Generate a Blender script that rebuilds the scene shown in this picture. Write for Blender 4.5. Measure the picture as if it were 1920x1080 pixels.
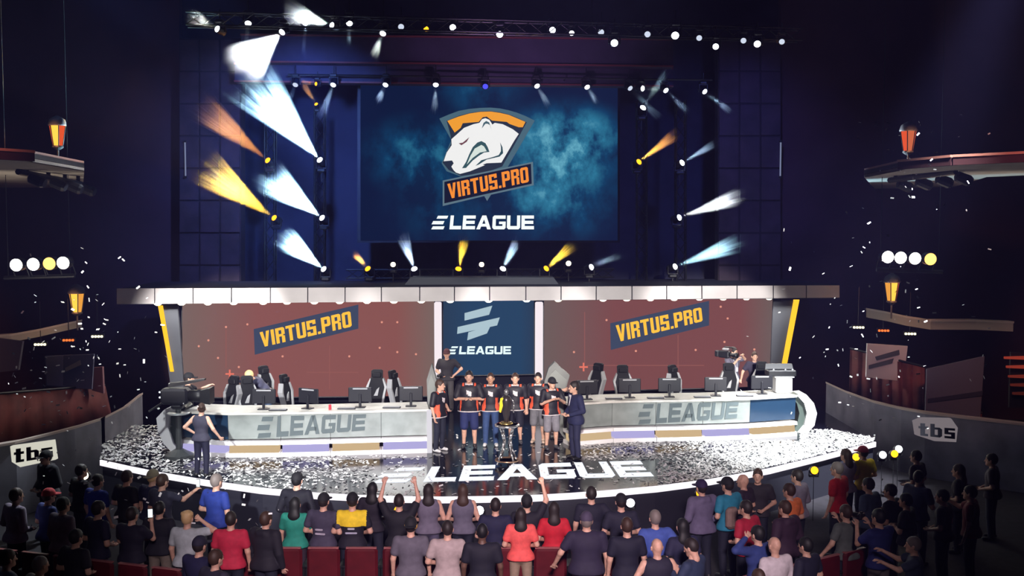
import bpy, bmesh, math, random
import numpy as np
from mathutils import Vector, Matrix
R = random.Random(7)
for o in list(bpy.data.objects): bpy.data.objects.remove(o)
SC = bpy.context.scene
COL = SC.collection
PI = math.pi

# ------------------------------------------------------------------ camera, world, light, exposure
FPX, CAMZ, HOR = 1900.0, 5.2, 430.0
PITCH = math.atan((540 - HOR) / FPX)
cam_d = bpy.data.cameras.new('camera'); cam = bpy.data.objects.new('camera', cam_d); COL.objects.link(cam)
cam.location = (0, 0, CAMZ); cam.rotation_euler = (PI / 2 - PITCH, 0, 0)
cam_d.sensor_width = 36; cam_d.lens = 36 * FPX / 1920; cam_d.clip_end = 200
SC.camera = cam
SC.view_settings.view_transform = 'Standard'; SC.view_settings.look = 'None'
SC.view_settings.exposure = 0.0; SC.view_settings.gamma = 1.0
SC.view_settings.use_curve_mapping = False
w = bpy.data.worlds.new('world'); SC.world = w; w.use_nodes = True
bg = w.node_tree.nodes['Background']; bg.inputs[0].default_value = (0.13, 0.12, 0.42, 1); bg.inputs[1].default_value = 0.12
hz = w.node_tree.nodes.new('ShaderNodeVolumeScatter'); hz.inputs['Color'].default_value = (0.35, 0.33, 1, 1); hz.inputs['Density'].default_value = 0.0007
w.node_tree.links.new(hz.outputs[0], w.node_tree.nodes['World Output'].inputs['Volume'])
try:
    SC.cycles.volume_step_rate = 2.0; SC.cycles.volume_max_steps = 48
    SC.cycles.max_bounces = 4; SC.cycles.diffuse_bounces = 2; SC.cycles.glossy_bounces = 2
    SC.cycles.volume_bounces = 0; SC.cycles.sample_clamp_indirect = 3.0
    SC.cycles.use_denoising = True
except Exception: pass

CF = Vector((0, math.cos(PITCH), -math.sin(PITCH))); CU = Vector((0, math.sin(PITCH), math.cos(PITCH))); CR = Vector((1, 0, 0))
CO = Vector((0, 0, CAMZ))
def ray(px, py): return CF + CR * ((px - 960) / FPX) + CU * ((540 - py) / FPX)
def P(px, py, d):
    """the point seen at a pixel of the photograph, on the upright plane y = d"""
    r = ray(px, py); return CO + r * (d / r.y)
def G(px, py, z=0.0):
    """the point seen at a pixel, on the level plane at height z"""
    r = ray(px, py); return CO + r * ((z - CAMZ) / r.z)
def PL(px, py, A, B):
    """the point seen at a pixel, on the upright plane through plan points A and B"""
    r = ray(px, py); n = Vector((B[1] - A[1], -(B[0] - A[0]), 0)); a = Vector((A[0], A[1], 0))
    return CO + r * ((a - CO).dot(n) / r.dot(n))

def light(name, kind, loc, energy, color=(1, 1, 1), target=None, size=None, spot=None, blend=0.5, sizey=None):
    d = bpy.data.lights.new(name, kind); d.energy = energy; d.color = color
    if kind == 'AREA':
        d.size = size or 1
        if sizey: d.shape = 'RECTANGLE'; d.size_y = sizey
    else: d.shadow_soft_size = size or 0.1
    if kind == 'SPOT': d.spot_size = spot; d.spot_blend = blend
    o = bpy.data.objects.new(name, d); COL.objects.link(o); o.location = loc
    if target is not None:
        o.rotation_euler = (Vector(target) - Vector(loc)).to_track_quat('-Z', 'Y').to_euler()
    return o
# front-of-house spots on the stage, unseen fill spot added on the crowd
light('stage_wash', 'SPOT', (-7.5, 16.5, 11.5), 5200, (0.92, 0.95, 1), (-5.8, 23.6, 0), 0.3, 0.72, 0.8)
light('stage_wash', 'SPOT', (9, 17, 11.5), 46000, (0.93, 0.96, 1), (7.2, 24.2, 0), 0.3, 0.46, 0.95)
light('stage_wash', 'SPOT', (0, -4, 9.5), 34000, (1, 0.94, 0.88), (0.5, 24, 0.8), 0.3, 0.22, 0.8)
light('desk_wash', 'SPOT', (-4, -4, 9), 52000, (0.95, 0.97, 1), (-4.6, 23.5, 0.75), 0.25, 0.23, 0.7)  # unseen pair of spots added to brighten the desk fronts
light('desk_wash', 'SPOT', (5, -4, 9), 52000, (0.95, 0.97, 1), (5.2, 25.1, 0.75), 0.25, 0.18, 0.7)
for fx, fe in ((-8.1, 70000), (-5.4, 33000), (-2.4, 28000), (.4, 36000), (3.2, 28000), (5.7, 58000)):
    light('canopy_wash', 'SPOT', (fx * .6, -3, 8.5), fe, (1, 0.95, 0.93), (fx, 28.2 + fx * .12, 2.35), 0.25, 0.145, 0.45)
light('crowd_fill', 'SPOT', (1, -3, 9.5), 22000, (1, 0.78, 0.88), (-0.2, 15.6, -0.4), 0.8, 0.62, 1.0)
light('back_wash', 'SPOT', (-5, 25, 9.5), 6000, (0.14, 0.28, 1), (-7, 33, 6.5), 0.2, 1.3, 1.0)  # unseen coloured washes added in place of haze glow at the back
light('back_wash', 'SPOT', (6, 25, 9.5), 1400, (0.16, 0.22, 1), (7, 33, 6.5), 0.2, 1.2, 1.0)
light('back_wash', 'SPOT', (0, 25, 7), 1400, (0.45, 0.25, 0.6), (0, 31, 12), 0.2, 1.3, 1.0)
light('side_wash', 'SPOT', (-9, 16, 8.5), 1300, (1, 0.45, 0.4), (-14, 28, 2.5), 0.3, 0.7, 1.0)  # unseen side washes added; the red ones stand in for lit haze
light('side_wash', 'SPOT', (9, 16, 8.5), 1500, (1, 0.42, 0.36), (13.2, 28, 2.2), 0.3, 0.7, 1.0)
light('side_wash', 'SPOT', (-13, 18, 4.0), 160, (0.45, 0.5, 1), (-10.5, 24, 0.3), 0.3, 0.9, 1.0)
light('side_wash', 'SPOT', (13, 18, 4.0), 60, (0.45, 0.5, 1), (10.5, 25, 0.5), 0.3, 0.9, 1.0)

# ------------------------------------------------------------------ materials
_M = {}
def mat(name, col=(0.5, 0.5, 0.5), rough=0.6, metal=0.0, emit=None, strength=0.0, noise=0.0, nscale=8.0, spec=0.5):
    if name in _M: return _M[name]
    m = bpy.data.materials.new(name); m.use_nodes = True
    nt = m.node_tree; b = nt.nodes['Principled BSDF']
    b.inputs['Base Color'].default_value = (*col, 1); b.inputs['Roughness'].default_value = rough
    b.inputs['Metallic'].default_value = metal; b.inputs['Specular IOR Level'].default_value = spec
    if emit: b.inputs['Emission Color'].default_value = (*emit, 1); b.inputs['Emission Strength'].default_value = strength
    if noise:
        tc = nt.nodes.new('ShaderNodeTexCoord'); n = nt.nodes.new('ShaderNodeTexNoise'); n.inputs['Scale'].default_value = nscale
        n.inputs['Detail'].default_value = 4
        r = nt.nodes.new('ShaderNodeValToRGB'); lo = [c * (1 - noise) for c in col]; hi = [min(1, c * (1 + noise)) for c in col]
        r.color_ramp.elements[0].position = 0.3; r.color_ramp.elements[1].position = 0.7
        r.color_ramp.elements[0].color = (*lo, 1); r.color_ramp.elements[1].color = (*hi, 1)
        nt.links.new(tc.outputs['Object'], n.inputs['Vector']); nt.links.new(n.outputs['Fac'], r.inputs['Fac'])
        nt.links.new(r.outputs['Color'], b.inputs['Base Color'])
    _M[name] = m; return m
def s2l(r, g, b):
    f = lambda c: (c / 255 / 12.92) if c / 255 <= 0.04045 else ((c / 255 + 0.055) / 1.055) ** 2.4
    return (f(r), f(g), f(b))
def glow(name, rgb, strength=1.0):
    """a surface that gives off light: screens, lamps, light strips"""
    if name in _M: return _M[name]
    m = bpy.data.materials.new(name); m.use_nodes = True; nt = m.node_tree
    for n in list(nt.nodes): nt.nodes.remove(n)
    e = nt.nodes.new('ShaderNodeEmission'); e.inputs[0].default_value = (*s2l(*rgb), 1); e.inputs[1].default_value = strength
    o = nt.nodes.new('ShaderNodeOutputMaterial'); nt.links.new(e.outputs[0], o.inputs[0])
    _M[name] = m; return m

BLACK = mat('black_metal', (0.012, 0.012, 0.014), 0.45, 0.3)
DARKPL = mat('dark_plastic', (0.01, 0.01, 0.014), 0.5, spec=.3)
STEEL = mat('brushed_steel', (0.42, 0.44, 0.44), 0.35, 0.6, noise=0.15, nscale=3)
WHITE = mat('white_gloss', (0.8, 0.8, 0.8), 0.35)
GREY = mat('grey_plastic', (0.3, 0.3, 0.32), 0.45)

# ------------------------------------------------------------------ mesh builder
class MB:
    def __init__(s): s.v = []; s.f = []; s.m = []
    def add(s, vs, fs, mi=0):
        o = len(s.v); s.v += [tuple(p) for p in vs]; s.f += [tuple(i + o for i in f) for f in fs]; s.m += [mi] * len(fs); return s
    def box(s, c, size, rz=0.0, mi=0, M=None, bevel=0.0):
        x, y, z = [k / 2 for k in size]
        b = min(bevel, x * .9, y * .9)
        ring = [(-x, -y), (x, -y), (x, y), (-x, y)] if b <= 0 else [(-x + b, -y), (x - b, -y), (x, -y + b), (x, y - b), (x - b, y), (-x + b, y), (-x, y - b), (-x, -y + b)]
        n = len(ring); zs = [(-z, 1.0), (z, 1.0)] if b <= 0 else [(-z, 1 - b / max(x, y)), (-z + b, 1.0), (z - b, 1.0), (z, 1 - b / max(x, y))]
        T = M or (Matrix.Translation(Vector(c)) @ Matrix.Rotation(rz, 4, 'Z'))
        vs = [T @ Vector((px * k, py * k, zz)) for zz, k in zs for px, py in ring]
        fs = [tuple(range(n))[::-1], tuple(range((len(zs) - 1) * n, len(zs) * n))]
        for r in range(len(zs) - 1):
            for i in range(n): fs.append((r * n + i, r * n + (i + 1) % n, (r + 1) * n + (i + 1) % n, (r + 1) * n + i))
        return s.add(vs, fs, mi)
    def tube(s, a, b, ra, rb=None, n=8, mi=0, cap=True):
        a = Vector(a); b = Vector(b); rb = ra if rb is None else rb; d = (b - a)
        if d.length < 1e-6: return s
        q = d.to_track_quat('Z', 'Y'); vs = []
        for p, r in ((a, ra), (b, rb)):
            for i in range(n): vs.append(p + q @ Vector((r * math.cos(2 * PI * i / n), r * math.sin(2 * PI * i / n), 0)))
        fs = [(i, (i + 1) % n, n + (i + 1) % n, n + i) for i in range(n)]
        if cap: fs += [tuple(range(n))[::-1], tuple(range(n, 2 * n))]
        return s.add(vs, fs, mi)
    def path(s, pts, r, n=6, mi=0):
        for a, b in zip(pts[:-1], pts[1:]): s.tube(a, b, r, r, n, mi)
        return s
    def lathe(s, prof, c=(0, 0, 0), n=16, mi=0, T=None):
        T = T or Matrix.Translation(Vector(c)); vs = []
        for r, z in prof:
            for i in range(n): vs.append(T @ Vector((r * math.cos(2 * PI * i / n), r * math.sin(2 * PI * i / n), z)))
        fs = []
        for k in range(len(prof) - 1):
            for i in range(n): fs.append((k * n + i, k * n + (i + 1) % n, (k + 1) * n + (i + 1) % n, (k + 1) * n + i))
        fs += [tuple(range(n))[::-1], tuple(range((len(prof) - 1) * n, len(prof) * n))]
        return s.add(vs, fs, mi)
    def prism(s, pts, vec, mi=0):
        """polygon (3D points) pushed out along vec"""
        vec = Vector(vec); n = len(pts); a = [Vector(p) for p in pts]; vs = a + [p + vec for p in a]
        fs = [tuple(range(n))[::-1], tuple(range(n, 2 * n))] + [(i, (i + 1) % n, n + (i + 1) % n, n + i) for i in range(n)]
        return s.add(vs, fs, mi)
    def build(s, name, mats, parent=None, smooth=False):
        me = bpy.data.meshes.new(name); me.from_pydata(s.v, [], s.f)
        for m in (mats if isinstance(mats, (list, tuple)) else [mats]): me.materials.append(m)
        if any(s.m): me.polygons.foreach_set('material_index', s.m)
        me.update()
        bm = bmesh.new(); bm.from_mesh(me); bmesh.ops.recalc_face_normals(bm, faces=bm.faces); bm.to_mesh(me); bm.free()
        if smooth: me.polygons.foreach_set('use_smooth', [True] * len(me.polygons))
        o = bpy.data.objects.new(name, me); COL.objects.link(o)
        if parent: o.parent = parent
        return o
def tag(o, label=None, cat=None, group=None, kind=None):
    if label: o['label'] = label
    if cat: o['category'] = cat
    if group: o['group'] = group
    if kind: o['kind'] = kind
    return o
def thing(name, label, cat, loc=(0, 0, 0), rz=0.0, group=None):
    o = bpy.data.objects.new(name, None); COL.objects.link(o); o.location = loc; o.rotation_euler = (0, 0, rz); o.empty_display_size = 0.2
    return tag(o, label, cat, group)
def copy_tree(o, parent=None):
    c = o.copy(); COL.objects.link(c)
    if parent: c.parent = parent
    for ch in list(o.children): copy_tree(ch, c)
    return c
def set_mat(o, m, slot=0):
    o.material_slots[slot].link = 'OBJECT'; o.material_slots[slot].material = m
ORD = ['first', 'second', 'third', 'fourth', 'fifth', 'sixth', 'seventh', 'eighth', 'ninth', 'tenth', 'eleventh', 'twelfth', 'thirteenth', 'fourteenth', 'fifteenth', 'sixteenth', 'seventeenth', 'eighteenth', 'nineteenth', 'twentieth']

# ------------------------------------------------------------------ lettering, cut as solid plates
def _r(x0, y0, x1, y1): return [(x0, y0), (x1, y0), (x1, y1), (x0, y1)]
t = 0.25
WIDE = {
 'L': (0.86, [_r(0, 0, t, 1), _r(t, 0, .86, t)]),
 'E': (0.95, [_r(0, 0, t, 1), _r(t, 0, .95, .24), _r(t, .39, .9, .62), _r(t, .77, .95, 1)]),
 'A': (1.1, [[(0, 0), (.28, 0), (.66, 1), (.40, 1)], [(.82, 0), (1.1, 0), (.70, 1), (.44, 1)], _r(.25, .2, .85, .4)]),
 'G': (1.0, [[(0, .12), (t, .24), (t, .76), (0, .88)], [(.12, 0), (.9, 0), (1, .1), (1, .24), (t, .24), (0, .12)], [(0, .88), (t, .76), (.98, .76), (.98, 1), (.12, 1)], _r(.76, .24, 1, .56), _r(.5, .38, .76, .56)]),
 'U': (1.0, [[(0, .12), (t, .24), (t, 1), (0, 1)], [(.76, .24), (1, .12), (1, 1), (.76, 1)], [(.12, 0), (.88, 0), (1, .12), (.76, .24), (t, .24), (0, .12)]]),
}
k = 0.165
COND = {
 'V': (.50, [[(0, 1), (k, 1), (.30, 0), (.17, 0)], [(.5, 1), (.5 - k, 1), (.20, 0), (.33, 0)]]),
 'I': (k, [_r(0, 0, k, 1)]),
 'R': (.48, [_r(0, 0, k, 1), _r(k, .83, .40, 1), _r(k, .42, .40, .58), [(.31, .58), (.48, .52), (.48, .92), (.40, 1), (.31, .83)], [(.30, 0), (.47, 0), (.47, .44), (.31, .44)]]),
 'T': (.48, [_r(0, .83, .48, 1), _r(.24 - k / 2, 0, .24 + k / 2, .83)]),
 'U': (.48, [[(0, .08), (k, .17), (k, 1), (0, 1)], [(.48 - k, .17), (.48, .08), (.48, 1), (.48 - k, 1)], [(.08, 0), (.40, 0), (.48, .08), (.48 - k, .17), (k, .17), (0, .08)]]),
 'S': (.48, [_r(0, .83, .48, 1), _r(0, .55, k, .83), _r(0, .42, .48, .58), _r(.48 - k, .17, .48, .42), _r(0, 0, .48, .17), _r(0, .17, k, .28), _r(.48 - k, .72, .48, .83)]),
 '.': (.15, [_r(0, 0, .15, .16)]),
 'P': (.48, [_r(0, 0, k, 1), _r(k, .83, .40, 1), _r(k, .38, .40, .55), [(.31, .55), (.40, .38), (.48, .46), (.48, .92), (.40, 1), (.31, .83)]]),
 'O': (.48, [_r(0, .08, k, .92), _r(.48 - k, .08, .48, .92), [(.08, 0), (.40, 0), (.48, .08), (.48 - k, .17), (k, .17), (0, .08)], [(0, .92), (k, .83), (.48 - k, .83), (.48, .92), (.40, 1), (.08, 1)]]),
}
LOWER = {
 't': (.5, [_r(.1, 0, .34, 1), _r(0, .58, .5, .76), _r(.34, 0, .5, .18)]),
 'b': (.62, [_r(0, 0, .22, 1), _r(.22, .58, .5, .74), _r(.22, 0, .5, .17), [(.40, .17), (.5, 0), (.62, .12), (.62, .62), (.5, .74), (.40, .58)]]),
 's': (.56, [_r(0, .60, .56, .76), _r(0, .30, .2, .60), _r(.2, .30, .56, .46), _r(.36, 0, .56, .30), _r(0, 0, .36, .16)]),
}
BARS = (1.2, [[(.33, .77), (1.12, .77), (1.2, .98), (.42, .98)], [(0, .36), (.86, .36), (.95, .60), (.1, .60)], [(.02, 0), (.92, 0), (1.0, .22), (.12, .22)]])
def text_polys(txt, font, gap=.1, slant=0.0, bars=False):
    x = 0; out = []
    if bars:
        out += [[(px, py) for px, py in p] for p in BARS[1]]; x = BARS[0] + .18
    for ch in txt:
        wd, ps = font[ch]
        out += [[(px + x + slant * py, py) for px, py in p] for p in ps]; x += wd + gap
    return out, x - gap
def lettering(name, txt, font, fn, th, m, parent, gap=.1, slant=0.0, bars=False):
    """fn(u, v) -> (point, normal) with u, v running 0..1 along and up the line of writing"""
    ps, W = text_polys(txt, font, gap, slant, bars); mb = MB()
    for poly in ps:
        a = []; b = []
        for x, y in poly:
            p, n = fn(x / W, y); a.append(p); b.append(p + n * th)
        c = len(a); mb.add(a + b, [tuple(range(c))[::-1], tuple(range(c, 2 * c))] + [(i, (i + 1) % c, c + (i + 1) % c, c + i) for i in range(c)])
    return mb.build(name, m, parent)
# ------------------------------------------------------------------ people: smooth-blended bodies
class Field:
    def __init__(s, lo, hi, h):
        s.h = h; s.lo = np.array(lo, float); n = np.ceil((np.array(hi) - s.lo) / h).astype(int) + 1
        s.n = n; s.f = np.full(n, 0.5, np.float32)
        s.ax = [s.lo[i] + h * np.arange(n[i]) for i in range(3)]
    def win(s, mn, mx):
        sl = []
        for i in range(3):
            a = int(max(0, math.floor((mn[i] - s.lo[i]) / s.h))); b = int(min(s.n[i], math.ceil((mx[i] - s.lo[i]) / s.h) + 1))
            if b <= a: return None
            sl.append(slice(a, b))
        return tuple(sl)
    def cap(s, a, b, ra, rb=None, k=0.03, sc=(1, 1, 1)):
        rb = ra if rb is None else rb; a = np.array(a, float); b = np.array(b, float); pad = max(ra, rb) * max(sc) + k + 2 * s.h
        sl = s.win(np.minimum(a, b) - pad, np.maximum(a, b) + pad)
        if sl is None: return s
        x = (s.ax[0][sl[0]][:, None, None]) / sc[0]; y = (s.ax[1][sl[1]][None, :, None]) / sc[1]; z = (s.ax[2][sl[2]][None, None, :]) / sc[2]
        A = a / sc; d = b / sc - A; L = max(1e-9, float(d @ d))
        u = np.clip(((x - A[0]) * d[0] + (y - A[1]) * d[1] + (z - A[2]) * d[2]) / L, 0, 1)
        q = np.sqrt((x - A[0] - u * d[0]) ** 2 + (y - A[1] - u * d[1]) ** 2 + (z - A[2] - u * d[2]) ** 2) - (ra + (rb - ra) * u)
        q = q * min(sc); F = s.f[sl]
        hh = np.clip(0.5 + 0.5 * (F - q) / k, 0, 1); s.f[sl] = F + (q - F) * hh - k * hh * (1 - hh)
        return s
    def cut(s, p, n):
        """keep only the side the normal points away from"""
        p = np.array(p, float); n = np.array(n, float); n /= np.linalg.norm(n)
        q = (s.ax[0][:, None, None] - p[0]) * n[0] + (s.ax[1][None, :, None] - p[1]) * n[1] + (s.ax[2][None, None, :] - p[2]) * n[2]
        s.f = np.maximum(s.f, q); return s
    def carve(s, a, b, r, sc=(1, 1, 1)):
        o = Field(s.lo, s.lo + (s.n - 1) * s.h, s.h); o.f = np.full(s.n, 0.5, np.float32); o.cap(a, b, r, r, 0.005, sc)
        m = tuple(min(i, j) for i, j in zip(s.f.shape, o.f.shape)); sl = tuple(slice(0, i) for i in m)
        s.f[sl] = np.maximum(s.f[sl], -o.f[sl]); return s
    def mesh(s):
        f = s.f; g = f < 0; n = np.array(f.shape)
        c = [g[i:n[0] - 1 + i, j:n[1] - 1 + j, l:n[2] - 1 + l] for i in (0, 1) for j in (0, 1) for l in (0, 1)]
        cnt = sum(q.astype(np.int8) for q in c); act = (cnt > 0) & (cnt < 8)
        idx = -np.ones(act.shape, int); cells = np.argwhere(act); idx[act] = np.arange(len(cells))
        acc = np.zeros((len(cells), 3)); num = np.zeros(len(cells))
        for ax in range(3):
            o1, o2 = [q for q in range(3) if q != ax]
            for i in (0, 1):
                for j in (0, 1):
                    A = cells.copy(); A[:, o1] += i; A[:, o2] += j; B = A.copy(); B[:, ax] += 1
                    fa = f[A[:, 0], A[:, 1], A[:, 2]]; fb = f[B[:, 0], B[:, 1], B[:, 2]]
                    cr = (fa < 0) != (fb < 0); tt = np.where(cr, fa / np.where(cr, fa - fb, 1), 0)
                    p = A.astype(float); p[:, ax] += tt; acc[cr] += p[cr]; num[cr] += 1
        v = s.lo + s.h * acc / np.maximum(num, 1)[:, None]; quads = []
        for ax in range(3):
            o1, o2 = [(1, 2), (2, 0), (0, 1)][ax]
            sh = list(n); sh[ax] -= 1
            lo = g[tuple(slice(0, n[q] - 1) if q == ax else slice(None) for q in range(3))]
            hi = g[tuple(slice(1, n[q]) if q == ax else slice(None) for q in range(3))]
            e = np.argwhere(lo != hi); e = e[(e[:, o1] > 0) & (e[:, o2] > 0) & (e[:, o1] < n[o1] - 1) & (e[:, o2] < n[o2] - 1)]
            if not len(e): continue
            ins = lo[e[:, 0], e[:, 1], e[:, 2]]
            def at(i, j):
                q = e.copy(); q[:, o1] -= i; q[:, o2] -= j; return idx[q[:, 0], q[:, 1], q[:, 2]]
            q = np.stack([at(1, 1), at(0, 1), at(0, 0), at(1, 0)], 1); q[~ins] = q[~ins][:, ::-1]; quads.append(q)
        return v, (np.concatenate(quads) if quads else np.zeros((0, 4), int))
def np_obj(name, parts, mats, parent, fm=None):
    """parts: list of (verts, quads, material index) joined in one smooth mesh"""
    vs = []; fs = []; mi = []; o = 0
    for v, q, m in parts:
        vs.append(v); fs.append(q + o); o += len(v); mi.append(np.full(len(q), m))
    v = np.concatenate(vs); q = np.concatenate(fs); mi = np.concatenate(mi)
    if fm is not None: mi = fm(v[q].mean(1), mi)
    me = bpy.data.meshes.new(name); me.vertices.add(len(v)); me.vertices.foreach_set('co', v.astype(np.float32).ravel())
    me.loops.add(len(q) * 4); me.loops.foreach_set('vertex_index', q.astype(np.int32).ravel())
    me.polygons.add(len(q)); me.polygons.foreach_set('loop_start', np.arange(0, len(q) * 4, 4, dtype=np.int32))
    for m in mats: me.materials.append(m)
    me.polygons.foreach_set('material_index', mi.astype(np.int32)); me.polygons.foreach_set('use_smooth', np.ones(len(q), bool))
    me.update(calc_edges=True)
    ob = bpy.data.objects.new(name, me); COL.objects.link(ob); ob.parent = parent
    return ob

ARMS = {  # elbow and wrist, measured from the shoulder (outward, forward, up)
 'down': ((.07, -.01, -.29), (.08, .07, -.54)), 'front': ((.10, -.03, -.28), (-.08, .2, -.38)),
 'fold': ((.09, .04, -.28), (-.16, .21, -.25)), 'up': ((.13, .08, .25), (.07, .13, .50)), 'phone': ((.06, .2, -.2), (-.06, .33, .02)),
 'head': ((.28, .02, .06), (.03, .05, .2)), 'reach': ((.08, .24, -.12), (.1, .48, -.02)), 'hip': ((.2, -.1, -.22), (.02, .03, -.38)),
 'clap': ((.1, .1, -.26), (-.12, .3, -.14)), 'side': ((.16, -.02, -.25), (.24, .12, -.46)), 'shoulder': ((.16, .08, .0), (-.02, .2, .12)),
 'hug': ((.22, .02, -.1), (.42, .05, -.06)), 'behind': ((.14, -.09, -.27), (.02, -.16, -.42)),
}
EYE = mat('eye', (0.02, 0.015, 0.012), 0.2); LIP = mat('lip', (0.35, 0.1, 0.08), 0.5)
SKIN = {n: mat('skin_' + n, c, 0.55, noise=.12, nscale=20) for n, c in {'fair': (.62, .36, .26), 'tan': (.45, .24, .15), 'dark': (.12, .06, .04)}.items()}
def rotx(v, c, a):
    y = v[1] - c[1]; z = v[2] - c[2]; return np.array([v[0], c[1] + y * math.cos(a) - z * math.sin(a), c[2] + y * math.sin(a) + z * math.cos(a)])
_fx = {}
def body_meshes(key):
    """key = (arm right, arm left, build, bottom, top, hair, bend, head yaw, sitting, res)"""
    if key in _fx: return _fx[key]
    ar, al, bw, bottom, top, hair, bend, yaw, nod, res = key
    H = res
    fem = 'long' in hair or hair in ('bun',)
    sw = (.175 if fem else .195) * (0.5 + bw * .5); hz = .93; hipc = np.array([0, 0, hz])
    up = lambda p: rotx(np.array(p, float), hipc, -bend)
    neck = up((0, -.01, 1.45)); chest = up((0, 0, 1.28)); waist = up((0, 0, 1.08)); headc = up((0, .035, 1.615))
    J = {}
    for sd, pose in ((1, ar), (-1, al)):
        sh = up((sd * sw, -.01, 1.41)); e, wv = ARMS[pose]
        J[sd] = (sh, sh + np.array((sd * e[0], e[1], e[2])), sh + np.array((sd * wv[0], wv[1], wv[2])))
    legs = {}
    for sd in (1, -1):
        legs[sd] = (np.array((sd * .095, 0, .90)), np.array((sd * .115, .015, .49)), np.array((sd * .125, -.02, .09)))
    lo = np.array((-.75, -.5, -.02)); hi = np.array((.75, .75, 2.1))
    def torso(F, g=0.0, low=.95):
        F.cap(up((-.06, 0, 1.30)), up((.06, 0, 1.30)), .125 * bw + g, .125 * bw + g, .05, (1.15, .8, 1.1))
        F.cap(up((-sw * .62, -.01, 1.375)), up((sw * .62, -.01, 1.375)), .075 + g, .075 + g, .05, (1, .95, 1))
        F.cap(chest, waist, .135 * bw + g, (.108 if fem else .122) * bw + g, .05, (1.1, .82, 1))
        F.cap(waist, (0, 0, low), (.108 if fem else .122) * bw + g, (.135 if fem else .13) * bw + g, .05, (1.15, .85, 1))
        if bw > 1.15: F.cap(up((0, .05, 1.08)), (0, .05, 1.0), .13 * bw + g, .13 * bw + g, .05, (1.1, .85, 1))
        return F
    # body
    F = Field(lo, hi, H); torso(F); F.cap((-.05, -.02, .92), (.05, -.02, .92), .115 * bw, .115 * bw, .04, (1.1, .95, 1))
    F.cap(neck - np.array((0, 0, .05)), up((0, .02, 1.55)), .062, .054, .03)
    hands = []
    for sd in (1, -1):
        sh, el, wr = J[sd]; F.cap(sh, el, .056, .044, .035); F.cap(el, wr, .043, .028, .02)
        a, b, c = legs[sd]; F.cap(a, b, .088 * (0.4 + .6 * bw), .057, .03); F.cap(b, c, .056, .037, .02)
        F.cap(b + np.array((0, -.02, -.1)), b + np.array((0, -.02, -.2)), .05, .045, .03)
        F.cap(c + np.array((0, -.02, -.04)), c + np.array((.02 * sd, .14, -.055)), .036, .026, .02)
        d = wr - el; d /= np.linalg.norm(d); n = np.cross(d, np.array((sd, 0.2, 0.1))); n /= np.linalg.norm(n) + 1e-9
        if n[1] < -.2: n = -n
        s = np.cross(d, n); hf = Field(wr - .24, wr + .24, .0065)
        hf.cap(wr - d * .03, wr + d * .03, .028, .028, .015); 
        for kk in (-.022, 0, .022): hf.cap(wr + d * .03 + s * kk * .8, wr + d * .085 + s * kk, .015, .014, .012)
        for i, kk in enumerate((-.034, -.0115, .0115, .034)):
            L = (.034, .042, .040, .030)[i]; p0 = wr + d * .083 + s * kk; d1 = d * .92 + n * .38; d2 = d * .55 + n * .83; p1 = p0 + d1 * L; p2 = p1 + d2 * L * .8
            hf.cap(p0, p1, .0105, .0095, .004); hf.cap(p1, p2, .0095, .008, .004)
        t0 = wr + d * .03 + s * .03; d1 = d * .7 + s * .6 + n * .35; t1 = t0 + d1 * .04; hf.cap(t0, t1, .0125, .011, .006); hf.cap(t1, t1 + (d * .85 + s * .2 + n * .45) * .03, .011, .009, .006)
        hands.append(hf.mesh())
    # head, built upright then turned on the neck
    hd = Field((-.14, -.16, -.2), (.14, .18, .18), .0095)
    hd.cap((0, -.02, .03), (0, .0, .03), .098, .094, .03, (.80, 1, 1.12)); hd.cap((0, .02, -.03), (0, .035, -.06), .07, .052, .04, (.95, 1, 1.1))
    hd.cap((0, .088, .02), (0, .112, -.022), .010, .017, .012); hd.cap((-.03, .078, .028), (.03, .078, .028), .016, .016, .015)
    hd.cap((0, -.02, -.05), (0, -.03, -.16), .054, .054, .03); hd.cap((0, .07, -.075), (0, .075, -.085), .026, .024, .03)
    for sd in (1, -1): hd.cap((sd * .088, -.012, .012), (sd * .086, -.008, -.025), .02, .014, .006, (.6, 1, 1))
    cy, sy = math.cos(yaw), math.sin(yaw); cn, sn = math.cos(nod), math.sin(nod)
    Rm = np.array([[cy, -sy, 0], [sy, cy, 0], [0, 0, 1]]) @ np.array([[1, 0, 0], [0, cn, sn], [0, -sn, cn]])
    if bend: cb, sb = math.cos(bend * .6), math.sin(bend * .6); Rm = np.array([[1, 0, 0], [0, cb, sb], [0, -sb, cb]]) @ Rm
    ht = lambda v: v @ Rm.T + headc
    def ell(c, r):
        e = Field(np.array(c) - np.array(r) - .01, np.array(c) + np.array(r) + .01, min(r) * .7)
        e.cap(c, c, 1.0, 1.0, .001, r) if False else None
        n_ = 6; th = np.linspace(0, PI, n_); ph = np.linspace(0, 2 * PI, 9)[:-1]; v = [[c[0] + r[0] * math.sin(a) * math.cos(b), c[1] + r[1] * math.sin(a) * math.sin(b), c[2] + r[2] * math.cos(a)] for a in th for b in ph]
        q = [[i * 8 + j, i * 8 + (j + 1) % 8, (i + 1) * 8 + (j + 1) % 8, (i + 1) * 8 + j] for i in range(n_ - 1) for j in range(8)]
        return np.array(v), np.array(q)[:, ::-1]
    hv, hq = hd.mesh(); bv, bq = F.mesh(); parts = [(bv, bq, 0), (ht(hv), hq, 0)] + [(v, q, 0) for v, q in hands]
    for sd in (1, -1):
        v, q = ell((sd * .034, .084, .012), (.013, .009, .008)); parts.append((ht(v), q, 1))
        v, q = ell((sd * .034, .092, .034), (.02, .007, .005)); parts.append((ht(v), q, 1))
    v, q = ell((0, .092, -.052), (.025, .009, .007)); parts.append((ht(v), q, 2))
    out = {'body': parts, 'J': J, 'headc': headc, 'Rm': Rm}
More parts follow.
